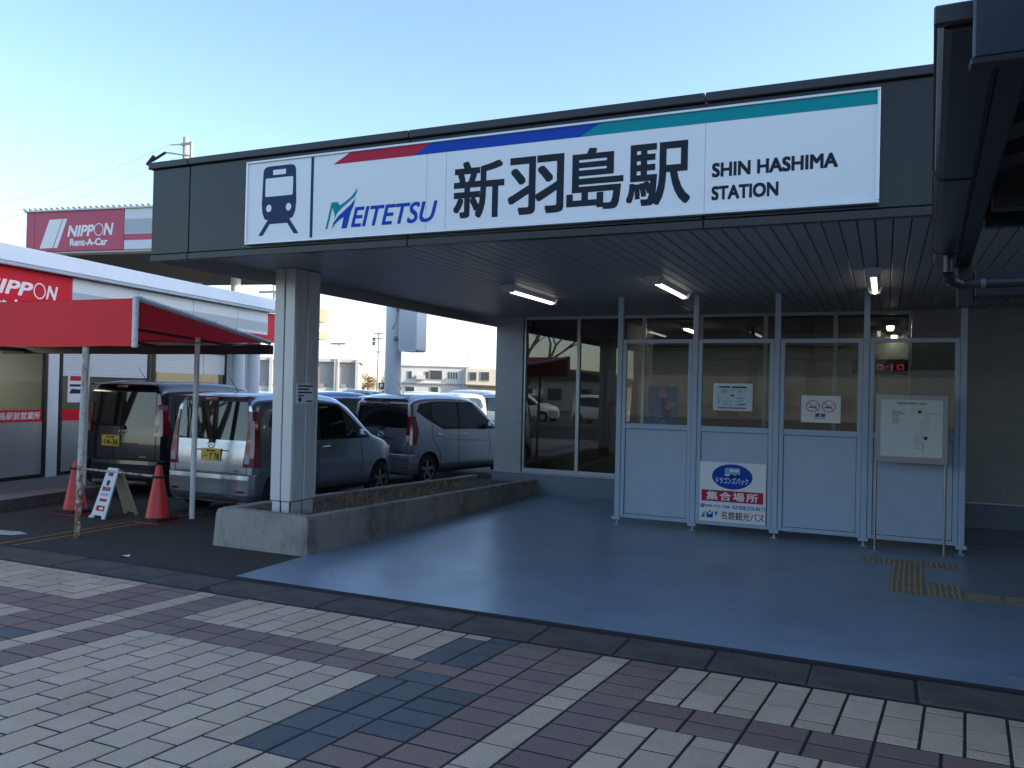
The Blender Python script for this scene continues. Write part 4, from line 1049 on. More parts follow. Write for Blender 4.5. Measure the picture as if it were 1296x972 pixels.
# ------------------------------------------------------------------ cars
def interp(tab, x):
    if x <= tab[0][0]: return tab[0][1]
    for (a, b), (c, d) in zip(tab[:-1], tab[1:]):
        if x <= c:
            t = (x - a) / (c - a); return b + (d - b) * t
    return tab[-1][1]
def smooth_tab(tab, n=4):
    pts = list(tab)
    for _ in range(2):
        q = [pts[0]]
        for (a, b), (c, d) in zip(pts[:-1], pts[1:]):
            q += [(a * .75 + c * .25, b * .75 + d * .25), (a * .25 + c * .75, b * .25 + d * .75)]
        pts = q + [pts[-1]]
    return pts
def make_car(name, label, loc, heading, spec, pm, group=None, detail=True, plate=None):
    T = thing(name, label, 'car', loc, R(-heading) if heading else 1e-9, group)
    Lc = spec['len']; W = spec['w'] / 2; H = spec['h']; belt = spec['belt']; tum = spec['tum']; lean = spec['lean']
    top = smooth_tab(spec['top'])
    ax0, ax1 = spec['axles']; zb = .19
    def hw(z, y):
        w = W
        if z < .36: w -= .035 * (.36 - z) / .17
        if z > belt: w -= tum * ((z - belt) / (H - belt)) ** 1.15
        if .55 < z < .8: w += .006
        rr = max(0, (.16 - y) / .16); w *= 1 - .055 * rr * rr
        ff = max(0, (y - (Lc - .6)) / .6); w *= 1 - .17 * ff * ff
        return w
    def ry(z): return lean * max(0, z - .78) / (H - .78)
    rowsT = [(0, .09), (.025, .025), (.06, 0), (.13, 0), (.2, 0), (.28, 0), (.36, 0), (.44, 0), (.52, 0), (.6, 0), (.68, 0), (.76, 0), (.84, 0), (.90, .002), (.94, .014), (.97, .045), (.99, .10), (1.0, .2)]
    ysn = [0, .015, .04, .09, .16, .25, .4, .6, .8, 1.0, 1.25, 1.5, 1.75, 1.95, 2.1, 2.25, 2.4, 2.55, 2.7, 2.85, 2.95, 3.05, 3.15, 3.23, 3.30, 3.345, 3.375, 3.395]
    ysn = [y * Lc / 3.395 for y in ysn]
    rings = []
    for y in ysn:
        zt = interp(top, y); ring = []
        for t, ins in rowsT:
            z = zb + t * (zt - zb); x = max(.02, hw(z, y) - ins)
            yy = y + ry(z) * max(0, 1 - y / .55)
            ring.append((x, yy, z))
        full = ring + [(0, y + ry(zt) * max(0, 1 - y / .55), zt + .012)] + [(-x, yy, z) for x, yy, z in reversed(ring)]
        rings.append(full)
    mb = MB(); N = len(rings[0])
    for A, B in zip(rings[:-1], rings[1:]):
        b = len(mb.v)
        mb.add(A + B, [(k, (k + 1) % N, N + (k + 1) % N, N + k) for k in range(N)])
    # weld by merging: rebuild with shared verts
    mb = MB(); vs = [p for r_ in rings for p in r_]; fs = []
    for i in range(len(rings) - 1):
        for k in range(N): fs.append((i * N + k, i * N + (k + 1) % N, (i + 1) * N + (k + 1) % N, (i + 1) * N + k))
    for base in (0, (len(rings) - 1) * N):
        for k in range(N // 2):
            a, b, c, d = base + k, base + k + 1, base + N - 2 - k, base + N - 1 - k
            fs.append((a, b, c, d) if b != c else (a, b, d))
    mb.add(vs, fs)
    bodyme = mb.mesh('body', [pm, M_trim], smooth=38)
    body = bpy.data.objects.new('body', bodyme); COL.objects.link(body)
    # wheel wells
    cut = MB()
    for ya in (ax0, ax1):
        for sx in (-1, 1): cut.tube((sx * (W - .24), ya, .285), (sx * (W + .1), ya, .285), .325, n=28, mi=1)
    cme = cut.mesh('cut', [pm, M_trim]); co = bpy.data.objects.new('cut', cme); COL.objects.link(co)
    md = body.modifiers.new('b', 'BOOLEAN'); md.operation = 'DIFFERENCE'; md.object = co; md.solver = 'EXACT'
    dgp = bpy.context.evaluated_depsgraph_get(); dgp.update()
    nm = bpy.data.meshes.new_from_object(body.evaluated_get(dgp)); nm.name = 'body'
    body.modifiers.clear(); body.data = nm
    bpy.data.objects.remove(co)
    body.parent = T
    def sx_pt(sg, y, z, off): return (sg * (hw(z, y) + off), y, z)
    def side_patch(mbx, sg, bot, tp, off, rows=5):
        pr = None
        for j in range(rows + 1):
            t = j / rows
            r_ = [sx_pt(sg, a[0] + (b[0] - a[0]) * t, a[1] + (b[1] - a[1]) * t, off) for a, b in zip(bot, tp)]
            if pr: mbx.strip(pr, r_)
            pr = r_
    def seam(mbx, sg, pts, w=.004, off=.003):
        for (y0, z0), (y1, z1) in zip(pts[:-1], pts[1:]):
            d = math.hypot(y1 - y0, z1 - z0); ny_, nz_ = -(z1 - z0) / d * w, (y1 - y0) / d * w
            k = max(1, int(d / .12))
            A = [sx_pt(sg, y0 + (y1 - y0) * i / k + ny_, z0 + (z1 - z0) * i / k + nz_, off) for i in range(k + 1)]
            B = [sx_pt(sg, y0 + (y1 - y0) * i / k - ny_, z0 + (z1 - z0) * i / k - nz_, off) for i in range(k + 1)]
            mbx.strip(A, B)
    # glazing
    for sg in (-1, 1):
        pil = MB(); side_patch(pil, sg, spec['dlo'][0], spec['dlo'][1], .004); po = pil.build('window_surround', M_trim, T, smooth=60, recalc=False, world=False)
        for bot, tp in spec['glass']:
            gm = MB(); side_patch(gm, sg, bot, tp, .009); gm.build('side_window', M_glassdark, po, smooth=60, recalc=False, world=False)
        if detail:
            sm_ = MB()
            for pts in spec['seams']: seam(sm_, sg, pts)
            sm_.build('door_gap', M_trim, T, recalc=False, world=False)
            for (y, z) in spec['handles']:
                x = sg * (hw(z, y) + .012); hm = MB(); hm.box(x - .014, x + .014, y - .085, y + .085, z - .014, z + .014, bev=.008); hm.box(x - .012 * sg - .01, x - .012 * sg + .01, y - .05, y + .05, z - .035, z + .03)
                hm.build('door_handle', pm if spec.get('bodyhandle', 1) else M_chrome, T, world=False)
            yv, zv = spec['mirror']; x = sg * (hw(zv, yv) + .115)
            mm_ = MB(); mm_.lathe([(.0, -.045), (.05, -.04), (.08, -.01), (.085, .03), (.08, .045), (0, .045)], (0, 0, 0), 'y', n=14)
            mm_.v = [(x + a * 1.15, yv + b, zv + c * .82) for a, b, c in mm_.v]; mo = mm_.build('mirror', pm, T, smooth=50, world=False)
            MB().box(x - sg * .12 - .04, x - sg * .12 + .06, yv - .02, yv + .03, zv - .075, zv - .045).build('mirror_arm', M_trim, mo, world=False)
            st = MB()
            side_patch(st, sg, [(.75, .20), (1.3, .20), (2.0, .20), (ax1 - .34, .20)], [(.83, .25), (1.3, .25), (2.0, .25), (ax1 - .33, .25)], .004, 2); st.build('sill', M_trim, T, recalc=False, world=False)
    rgm = MB()
    z0, z1, xa, xb = spec['rear_glass']
    rr = []
    for j in range(7):
        t = j / 6; z = z0 + (z1 - z0) * t; hx = xa + (xb - xa) * t
        rr.append([(hx * k / 4, ry(z) - .007 - (.004 if abs(k) < 4 else 0), z) for k in range(-4, 5)])
    for a, b in zip(rr[:-1], rr[1:]): rgm.strip(a, b)
    rg_ = rgm.build('rear_window', M_glassdark, T, smooth=60, recalc=False, world=False)
    wsm = MB(); wr_ = []
    for j in range(8):
        y = spec['wind'][0] + (spec['wind'][1] - spec['wind'][0]) * j / 7; z = interp(top, y)
        hx = hw(z - .05, y) - .13
        wr_.append([(hx * k / 4, y, z + .016 - .006 * (k / 4) ** 2) for k in range(-4, 5)])
    for a, b in zip(wr_[:-1], wr_[1:]): wsm.strip(a, b)
    wsm.build('windscreen', M_glassdark, T, smooth=60, recalc=False, world=False)
    # wheels
    for ya in (ax0, ax1):
        for sg in (-1, 1):
            xo = sg * (W - .012)
            ty = MB(); ty.lathe([(.178, 0), (.20, -.004), (.255, -.004), (.274, -.018), (.28, -.04), (.28, -.12), (.27, -.15), (.2, -.155)], (0, 0, 0), 'x', n=28)
            ty.v = [(xo + sg * h_, ya + b, .274 + c) for h_, b, c in ty.v]
            wo2 = ty.build('wheel', M_rubber, T, smooth=40, world=False)
            if detail:
                rim = MB(); rim.lathe([(.178, 0), (.165, -.012), (.16, -.06), (.0, -.07)], (0, 0, 0), 'x', n=28)
                rim.v = [(xo + sg * h_, ya + b, .274 + c) for h_, b, c in rim.v]; ro = rim.build('rim_barrel', M_trim, wo2, smooth=40, world=False)
                spk = MB()
                for k in range(5):
                    a = 2 * math.pi * k / 5 + .3
                    for da in (-.13, .13):
                        c0 = Vector((0, math.cos(a + da * 2.2) * .035, math.sin(a + da * 2.2) * .035)); c1 = Vector((0, math.cos(a + da) * .168, math.sin(a + da) * .168))
                        w_ = Vector((0, -math.sin(a), math.cos(a))) * .013
                        vs_ = [c0 - w_, c0 + w_, c1 + w_, c1 - w_]
                        pts_ = [(xo + sg * (-.012), ya + v.y, .274 + v.z) for v in vs_] + [(xo + sg * (-.035), ya + v.y, .274 + v.z) for v in vs_]
                        spk.add(pts_, [(0, 1, 2, 3), (4, 5, 6, 7), (0, 1, 5, 4), (1, 2, 6, 5), (2, 3, 7, 6), (3, 0, 4, 7)])
                hub = [(.05, -.008), (.0, -.006)]
                t_ = MB(); t_.lathe([(.18, .001), (.170, -.006), (.166, -.02)], (0, 0, 0), 'x', n=28); t_.lathe([(.05, -.03), (.045, -.008), (0, -.006)], (0, 0, 0), 'x', n=14)
                spk.add([(xo + sg * h_, ya + b, .274 + c) for h_, b, c in t_.v], t_.f)
                spk.build('rim', M_alloy, wo2, world=False)
            else:
                MB().tube((xo - sg * .03, ya, .274), (xo - sg * .006, ya, .274), .17, n=16).build('rim', M_alloy, wo2, world=False)
    # lamps
    tz0, tz1, tw, wrap = spec['tail']
    for sg in (-1, 1):
        tl = MB(); nn = 6; prv = None
        for j in range(nn + 1):
            z = tz0 + (tz1 - tz0) * j / nn; tp_ = spec.get('tailshape', lambda t: 1)(j / nn)
            y = ry(z); xw = hw(z, 0)
            r_ = [(sg * (xw - tw * tp_), y - .004, z), (sg * (xw - tw * tp_), y - .016, z), (sg * (xw - .02), y - .018, z), (sg * (hw(z, .03) + .006), y + .012, z), (sg * (hw(z, .1) + .009), y + .08 * tp_ + wrap * .3, z), (sg * (hw(z, wrap) + .010), y + wrap * tp_, z), (sg * (hw(z, wrap) + .002), y + wrap * tp_, z)]
            if prv: tl.strip(prv, r_)
            if j in (0, nn): tl.add(r_, [range(len(r_))])
            prv = r_
        to = tl.build('tail_lamp', M_tail, T, smooth=30, world=False)
        if detail:
            z = tz0 + .13; y = ry(z); xw = hw(z, 0)
            cl = MB(); cl.box(sg * (xw - tw * .9), sg * (xw - .03), y - .024, y - .014, z - .085, z + .03, bev=.006)
            cl.build('reversing_lens', M_clear, to, world=False)
        hl = MB(); yh = Lc - .16; hl.box(sg * (hw(.72, yh) - .30), sg * (hw(.72, yh) - .04), yh + .05, yh + .135, .64, .80, bev=.03); hl.build('headlamp', M_clear, T, world=False)
    if detail:
        # rear bumper shell
        bm_ = MB(); prv = None
        for z, o, cut_ in ((.21, -.012, 0), (.235, .012, 0), (.30, .028, 0), (.42, .030, 0), (.50, .034, 0), (.555, .030, 0), (.565, .012, 0)):
            r_ = []
            for k in range(-10, 11):
                t = k / 10; w0 = hw(z, .12) + .008
                if abs(t) < .62: r_.append((t / .62 * (w0 - .13), -o - .018, z))
                else:
                    a = (abs(t) - .62) / .38; sg = math.copysign(1, t)
                    if a < .6:
                        b = a / .6 * math.pi / 2; r_.append((sg * (w0 - .13 + .13 * math.sin(b)), -o - .018 + .12 * (1 - math.cos(b)), z))
                    else: r_.append((sg * (w0 + .002), -o - .018 + .12 + (a - .6) / .4 * .10, z))
            if prv: bm_.strip(prv, r_)
            prv = r_
        bo = bm_.build('rear_bumper', pm, T, smooth=30, world=False)
        lo = MB(); lo.box(-.5, .5, -.04, -.02, .205, .255, bev=.006); lo.build('bumper_insert', spec.get('insert', M_trim), bo, world=False)
        for sg in (-1, 1): MB().box(sg * .50, sg * .62, -.056, -.046, .33, .36, bev=.004).build('reflector', M_tail, bo, world=False)
        # hatch lines, wiper, emblem, plate
        hm_ = MB()
        def hline(a, b, w=.004):
            ax_, az_ = a; bx_, bz_ = b; k = 6; d = math.hypot(bx_ - ax_, bz_ - az_); nx_, nz_ = -(bz_ - az_) / d * w, (bx_ - ax_) / d * w
            A = []; B = []
            for i in range(k + 1):
                x = ax_ + (bx_ - ax_) * i / k; z = az_ + (bz_ - az_) * i / k
                A.append((x + nx_, ry(z) - .004, z + nz_)); B.append((x - nx_, ry(z) - .004, z - nz_))
            hm_.strip(A, B)
        xh = hw(.7, 0) - .03
        hline((-xh + .06, .575), (xh - .06, .575)); hline((-xh + .06, .575), (-xh + .06, spec['tail'][0])); hline((xh - .06, .575), (xh - .06, spec['tail'][0])); hline((-.3, spec['grip']), (.3, spec['grip']), .008)
        hm_.build('hatch_gap', M_trim, T, recalc=False, world=False)
        wz = spec['rear_glass'][0]
        wi = MB(); wi.box(-.03, .05, ry(wz) - .035, ry(wz) - .008, wz - .045, wz + .015, bev=.008); wi.tube((.0, ry(wz) - .022, wz), (-.36, ry(wz + .03) - .02, wz + .04), .007, n=6); wi.build('wiper', M_trim, T, world=False)
        em = MB(); zq = spec['emblem']; em.lathe([(.045, -.006), (.052, -.012), (.046, -.016), (.040, -.010)], (0, ry(zq), zq), 'y', n=20); em.v = [(x * 1.15, y, zq + (z - zq) * .85) for x, y, z in em.v]; em.box(-.03, .02, ry(zq) - .012, ry(zq) - .006, zq - .006, zq + .008); em.build('emblem', M_chrome, T, world=False, smooth=40)
        mbd = MB(); mbd.box(.34, .47, ry(.6) - .009, ry(.6) - .004, .60, .622); mbd.build('model_badge', M_chrome, T, world=False)
        sp = MB(); zt_ = interp(top, .18)
        sp.prism([(.0, -.012), (.0, .012), (-.12, .006), (-.13, -.014)], (-hw(H - .12, .1) + .10, lean + .03, zt_ - .035), UY, UZ, UX, 2 * (hw(H - .12, .1) - .10)); sp.build('roof_spoiler', pm, T, world=False)
        MB().box(-.10, .10, lean - .085, lean - .07, zt_ - .075, zt_ - .05).build('brake_lamp', M_tail, T, world=False)
        MB().tube((spec.get('antx', .0), .5, interp(top, .5)), (spec.get('antx', .0), .30, interp(top, .5) + .22), .006, .003, n=6).build('antenna', M_trim, T, world=False)
    if plate:
        big, pz, px_ = plate
        pq = MB(); yq = ry(pz) - .010; pq.box(px_ - .165, px_ + .165, yq - .006, yq, pz - .083, pz + .083, bev=.004); pq2 = pq.build('number_plate', M_plate, T, world=False)
        tq = MB(); text(tq, big, px_ - .105, px_ + .145, pz - .065, pz + .022, (0, yq - .0075, 0), UX, UZ, bold=.03); text(tq, 'わ', px_ - .15, px_ - .115, pz - .045, pz - .008, (0, yq - .0075, 0), UX, UZ)
        for a, b in ((-.07, -.045), (-.04, -.015), (.0, .02), (.025, .045), (.05, .07)): tq.flat([(px_ + a, pz + .04), (px_ + b, pz + .04), (px_ + b, pz + .066), (px_ + a, pz + .066)], (0, yq - .0075, 0), UX, UZ)
        tq.build('plate_lettering', M_ink, pq2, recalc=False, world=False)
    return T

MOVE = dict(len=3.395, w=1.475, h=1.63, belt=.93, tum=.105, lean=.09, axles=(.50, 2.955), wind=(2.02, 2.66),
    top=[(0, 1.52), (.06, 1.585), (.3, 1.615), (.9, 1.63), (1.5, 1.62), (1.95, 1.575), (2.2, 1.42), (2.68, 1.02), (2.9, .97), (3.2, .90), (3.34, .80), (3.395, .66)],
    dlo=([(.30, 1.20), (.55, 1.02), (1.2, .965), (2.0, .955), (2.62, .95)], [(.42, 1.42), (.60, 1.475), (1.2, 1.49), (1.85, 1.48), (2.55, 1.0)]),
    glass=[([(.36, 1.20), (.50, 1.11)], [(.46, 1.40), (.60, 1.42)]), ([(.66, 1.03), (1.28, .99)], [(.70, 1.445), (1.28, 1.46)]), ([(1.38, .985), (1.9, .98), (2.3, .98)], [(1.38, 1.46), (1.78, 1.45), (2.22, 1.19)])],
    seams=[[(.62, .98), (.64, .75), (.80, .55), (.86, .27)], [(1.33, .98), (1.33, .26)], [(2.36, .97), (2.42, .6), (2.40, .27)], [(.86, .27), (2.40, .27)]],
    handles=[(.82, .86), (1.50, .86)], mirror=(2.22, 1.03), rear_glass=(1.0, 1.50, .61, .555), tail=(.66, 1.38, .12, .10), tailshape=lambda t: 1.15 - .75 * t, grip=.86, emblem=.93)
TANTO = dict(len=3.395, w=1.475, h=1.755, belt=1.0, tum=.075, lean=.075, axles=(.48, 2.94), wind=(2.35, 2.85),
    top=[(0, 1.64), (.06, 1.71), (.3, 1.745), (.9, 1.755), (1.6, 1.745), (2.2, 1.70), (2.45, 1.55), (2.86, 1.08), (3.0, 1.02), (3.25, .94), (3.35, .84), (3.395, .66)],
    dlo=([(.20, 1.10), (.5, 1.02), (1.2, .99), (2.0, .985), (2.75, .98)], [(.28, 1.56), (.6, 1.60), (1.2, 1.61), (2.1, 1.59), (2.68, 1.06)]),
    glass=[([(.28, 1.12), (.56, 1.06)], [(.32, 1.53), (.58, 1.55)]), ([(.66, 1.04), (1.38, 1.02)], [(.66, 1.56), (1.38, 1.57)]), ([(1.46, 1.02), (2.0, 1.01), (2.5, 1.01)], [(1.46, 1.57), (2.02, 1.56), (2.46, 1.22)])],
    seams=[[(.62, 1.0), (.64, .75), (.84, .5), (.86, .27)], [(1.42, 1.0), (1.42, .26)], [(2.46, 1.0), (2.46, .27)], [(.86, .27), (2.46, .27)], [(.15, 1.0), (1.42, 1.0)]],
    handles=[(1.28, .90), (1.6, .90)], mirror=(2.38, 1.08), rear_glass=(1.06, 1.58, .60, .57), tail=(.93, 1.40, .10, .12), tailshape=lambda t: .85 + .3 * (1 - t), grip=.80, emblem=.99, insert=M_chrome)
DAYZ = dict(len=3.395, w=1.475, h=1.64, belt=.95, tum=.11, lean=.07, axles=(.47, 2.965), wind=(2.05, 2.68),
    top=[(0, 1.50), (.06, 1.57), (.3, 1.62), (.9, 1.64), (1.5, 1.63), (1.95, 1.58), (2.2, 1.44), (2.7, 1.05), (2.92, .99), (3.2, .91), (3.34, .80), (3.395, .66)],
    dlo=([(.16, 1.33), (.45, 1.18), (.9, .995), (1.6, .985), (2.62, .97)], [(.26, 1.46), (.60, 1.50), (1.0, 1.51), (1.85, 1.49), (2.56, 1.02)]),
    glass=[([(.56, 1.20), (.78, 1.07), (1.34, 1.02)], [(.60, 1.455), (.82, 1.475), (1.34, 1.48)]), ([(1.42, 1.015), (1.9, 1.005), (2.34, 1.0)], [(1.42, 1.48), (1.80, 1.465), (2.25, 1.20)])],
    seams=[[(.56, 1.12), (.60, .80), (.80, .58), (.84, .27)], [(1.38, 1.0), (1.38, .26)], [(2.40, .98), (2.44, .6), (2.42, .27)], [(.84, .27), (2.42, .27)], [(.84, .80), (2.42, .74)]],
    handles=[(.80, .90), (1.56, .88)], mirror=(2.24, 1.04), rear_glass=(1.03, 1.46, .60, .56), tail=(.74, 1.24, .11, .15), tailshape=lambda t: 1.0 - .9 * abs(t - .4), grip=.84, emblem=.90, antx=.1)

make_car('parked_car', 'silver compact hatchback with red tail lamps parked nearest the planter', (-8.09, 8.33, -.012), 0, MOVE, P_silver, 'cars parked in front of the rental office', plate=('･･7 78', .80, .02))
make_car('parked_car', 'black boxy minivan with yellow plate parked beside the office shop front', (-10.50, 9.0, -.012), -7, TANTO, P_black, 'cars parked in front of the rental office', plate=('14-36', .84, -.20))
make_car('parked_car', 'warm grey hatchback with tall tail lamp parked beyond the planter', (-8.28, 12.66, -.012), 8, DAYZ, P_grey, 'cars parked in front of the rental office')
make_car('parked_car', 'blue grey car mostly hidden behind the silver hatchback', (-11.0, 13.4, -.012), 4, DAYZ, P_blue, 'cars parked in front of the rental office', detail=False)
far = [(-14.0, 28.5, 100, P_green, MOVE, 'pale green car in the far lot seen past the brick pier'), (-16.6, 31.0, 95, P_white, TANTO, 'white boxy car in the far lot behind the pale green one'),
       (-18.5, 36.0, 90, P_dgrey, DAYZ, 'dark grey car in the far row of the lot'), (-22.5, 36.5, 90, P_white, MOVE, 'small white hatchback in the far row of the lot'),
       (-13.3, 26.0, 185, P_white, MOVE, 'white compact car with its nose toward the street in the far lot'), (-26.5, 37.0, 90, P_silver, DAYZ, 'silver hatchback at the left end of the far row')]
for x, y, hd, pm, sp, lab in far:
    make_car('parked_car', lab, (x, y, -.012), hd, sp, pm, 'cars in the far lot', detail=False, plate=('12-34', .8, 0) if False else None)
# cars across the street behind the viewer, mirrored in the waiting room glass
for x, y, hd, lab in ((-16.5, -20, 80, 'white car across the street nearest, mirrored in the station glass'), (-21.5, -21, 84, 'white car across the street in the middle, mirrored in the station glass'), (-26, -21, 95, 'white car across the street farthest, mirrored in the station glass')):
    make_car('parked_car', lab, (x, y, -.012), hd, MOVE, P_white, 'white cars across the street', detail=False)

# ------------------------------------------------------------------ raised red sign canopy behind the office
RC = thing('forecourt_canopy', 'high flat forecourt canopy with faded red sign fascia behind the office', 'canopy', (-12.46, 8.46, 0), TH)
D0 = 14.0
cb = MB(); cb.box(-14.0, -8.05, D0 + .04, D0 + 10, 6.45, 7.70); cb.build('canopy_slab', mat('canopy_underside', (.12, .115, .105), .7, var=.25, scale=1.5), RC)
for a, b, m in ((-14.02, -13.66, M_ored2), (-13.645, -9.82, M_ored2), (-9.79, -8.0, M_owhite)):
    po = MB().box(a, b, D0 - .05, D0 + .038, 6.36, 7.78, bev=.006).build('fascia_panel', m, RC)
    if m is M_owhite:
        MB().flat([(a, 6.92), (b, 6.92), (b, 7.42), (a, 7.42)], (0, D0 - .0525, 0), UX, UZ).build('grey_band', M_ogrey, po)
        MB().flat([(a, 6.68), (b, 6.68), (b, 6.90), (a, 6.90)], (0, D0 - .0535, 0), UX, UZ).build('red_band', M_ored2, po)
MB().box(-14.08, -7.95, D0 - .12, D0 + 10.1, 7.785, 7.85, bev=.01).build('roof_sheet', M_whitemetal, RC)
ed = MB()
for k in range(25): ed.box(-14.08 + .24 * k, -14.08 + .24 * k + .11, D0 - .17, D0 - .06, 7.86, 7.91, bev=.01)
ed.build('roof_rib', mat('old_rib', (.36, .37, .33), .6), RC)
lg = MB(); o2 = (0, D0 - .0525, 0)
lg.flat([(-13.40, 6.47), (-12.99, 7.50), (-12.43, 7.51), (-12.83, 6.48)], o2, UX, UZ); lg.flat([(-12.79, 6.48), (-12.40, 7.51), (-12.22, 7.51), (-12.62, 6.48)], o2, UX, UZ)
text(lg, 'NIPP', -12.2, -11.05, 6.86, 7.27, o2, UX, UZ, bold=.035, shear=.2); text(lg, 'N', -10.66, -10.24, 6.88, 7.31, o2, UX, UZ, bold=.035, shear=.2)
A = [(-10.86 + .20 * math.cos(t), D0 - .0525, 7.09 + .22 * math.sin(t)) for t in [2 * math.pi * k / 30 for k in range(31)]]; B = [(-10.86 + .17 * math.cos(t), D0 - .0525, 7.09 + .19 * math.sin(t)) for t in [2 * math.pi * k / 30 for k in range(31)]]
lg.strip(A, B); text(lg, 'Rent-A-Car', -12.08, -10.48, 6.53, 6.79, o2, UX, UZ, bold=.04)
lg.build('lettering', M_signw, RC, recalc=False)
for x, y in ((-9.35, D0 + 6.0), (-13.4, D0 + 9.0)): MB().tube((x, y, 0), (x, y, 6.45), .2, n=18).build('column', M_white, RC, smooth=40)
rl = MB(); rl.tube((-8.3, D0 + 6.1, 5.6), (-5, D0 + 6.1, 5.7), .05); rl.tube((-7.6, D0 + 6.1, 4.6), (-7.6, D0 + 6.1, 6.4), .05); MB().box(-14.0, -8.0, D0 + .0381, D0 + .5, 6.30, 6.45).build('fascia_return', M_owhite, RC); rl.build('rail', M_white, RC)

# pylon sign
PY = thing('pylon_sign', 'white round pole with blank white box sign hanging at its side', 'sign', (-10.18, 16.0, 0))
MB().tube((-10.18, 16.0, -.012), (-10.18, 16.0, 7.0), .185, n=24).build('pole', M_white, PY, smooth=40)
pb = MB(); pb.prism(rrect(-9.89, -9.43, 2.54, 6.5, .06), (0, 15.75, 0), UX, UZ, UY, .42); pb.build('sign_box', M_white, PY)
MB().prism(rrect(-9.84, -9.48, 2.60, 6.45, .05), (0, 15.742, 0), UX, UZ, UY, .01).build('sign_face', mat('pale_acrylic', (.60, .62, .60), .35, var=.03), PY)
pw = MB(); pw.tube((-10.05, 15.9, 3.5), (-9.88, 15.9, 3.5), .05); pw.path([(-9.93, 15.7, 3.60), (-9.91, 15.7, 3.4), (-9.95, 15.7, 3.15), (-10.06, 15.75, 3.05)], .012, 6); pw.lathe([(0, -.05), (.05, -.03), (.06, .03), (0, .05)], (-9.97, 15.75, 2.83), 'x', n=10); pw.build('bracket', mat('grey_bracket', (.2, .21, .21), .5), PY)
# red box sign beyond the column, overexposed sunlight put into its orange colour
RS = thing('red_box_sign', 'red box sign painted sunlit orange on a thin pole beyond the column', 'sign', (-19.2, 24.2, 0))
M_sunorange = mat('sunlit_orange', (.62, .33, .20), .5, var=.05)  # sunlit look of the red sign put into the base colour
MB().box(-19.9, -18.42, 24.0, 24.55, 4.05, 4.52).build('upper_box', M_sunorange, RS); MB().box(-19.9, -18.42, 24.0, 24.55, 3.42, 3.98).build('lower_box', M_sunorange, RS)
MB().flat([(24.05, 3.70), (24.3, 3.62), (24.5, 3.80), (24.4, 3.96), (24.1, 3.93)], (-18.415, 0, 0), UY, UZ).build('printed_shape', M_signw, RS)
MB().tube((-18.9, 24.3, -.012), (-18.9, 24.3, 3.5), .06).build('pole', M_white, RS)

# ------------------------------------------------------------------ far buildings, poles, trees
YS = 160 / 60
FB = thing('white_house', 'white two storey flat roofed house with slit windows across the far lot', 'building', (-88, 160, 0))
x0, x1 = -98.0, -83.2
MB().box(x0, x1, 160, 172, 0, 6.75).build('wall', M_bwhite, FB)
MB().box(x0 - .2, x1 + .2, 159.8, 172, 6.75, 7.0).build('parapet', M_bgrey, FB)
MB().box(x0 - 1.6, x1 + .15, 159.6, 160, 3.0, 3.25).build('floor_band', M_bgrey, FB)
for a, b, c, d in ((-96.3, -95.6, 4.2, 5.7), (-92.6, -91.9, 4.2, 5.7), (-91.6, -89.0, 4.1, 6.0), (-96.8, -95.0, 1.2, 2.3), (-91.3, -89.8, .8, 2.4)):
    wo3 = MB().box(a - .1, b + .1, 159.85, 160.02, c - .1, d + .1).build('window', M_alu, FB); MB().box(a, b, 159.82, 159.86, c, d).build('pane', M_darkglass, wo3)
for k in range(4): MB().box(-87.6 + .55 * k, -87.35 + .55 * k, 159.9, 160.02, 4.3, 5.8).build('slit_window', M_darkglass, FB)
MB().box(-94.6, -92.7, 158.6, 160, 4.0, 4.9).build('balcony', M_bwhite, FB)
MB().box(-84.4, -83.9, 158.9, 160, 0, 6.4).build('pilaster', M_bwhite, FB)
FB.rotation_euler = (0, 0, R(33))
FC = thing('cream_house', 'cream house with shallow eaves just left of the brick pier', 'building', (-83, 160, 0))
MB().box(-83.1, -72, 161, 172, 0, 6.6).build('wall', M_cream, FC)
MB().prism([(-83.4, 2.9), (-72, 2.6), (-72, 2.9), (-83.4, 3.15)], (0, 158.5, 0), UX, UZ, UY, 2.6).build('lower_roof', mat('far_roof', (.16, .12, .10), .8), FC)
for a, b, c, d in ((-82.2, -80.8, 4.1, 5.8), (-79.8, -78.0, 4.1, 5.9), (-80.5, -79.5, 1.0, 2.2)):
    wo3 = MB().box(a - .1, b + .1, 160.85, 161.02, c - .1, d + .1).build('window', M_alu, FC); MB().box(a, b, 160.82, 160.86, c, d).build('pane', M_darkglass, wo3)
FC.rotation_euler = (0, 0, R(33))
an = thing('roof_antenna', 'thin television antenna standing on the white house roof', 'antenna', (-84.2, 163, 7.0))
aa = MB(); aa.tube((-84.2, 163, 6.9), (-84.2, 163, 11.2), .07, n=6)
for z in (11.0, 10.3, 9.6): aa.tube((-86.2, 163, z), (-84.2, 163, z), .05, n=5)
for x in (-86.1, -85.4): aa.tube((x, 163, 9.6), (x, 163, 11.0), .04, n=5)
aa.build('mast', M_bgrey, an)
GB = thing('grey_shed', 'grey panelled low building with white posts seen right of the column', 'building', (-48.5, 70, 0))
MB().box(-70, -48.6, 70, 78, 0, 4.3).build('wall', M_bgrey, GB)
MB().box(-70.2, -48.4, 69.7, 78, 4.3, 4.62).build('parapet', M_bwhite, GB)
for k in range(11): MB().box(-69.9 + 2.1 * k, -69.6 + 2.1 * k, 69.55, 70, 0, 4.6).build('post', M_bwhite, GB)
MB().box(-70, -48.6, 69.8, 69.98, .0, 1.75).build('lower_wall', M_bwhite, GB)
for k in range(18): MB().box(-69 + 1.1 * k, -68.5 + 1.1 * k, 69.74, 69.8, 1.75, 2.1).build('vent', M_bgrey, GB)
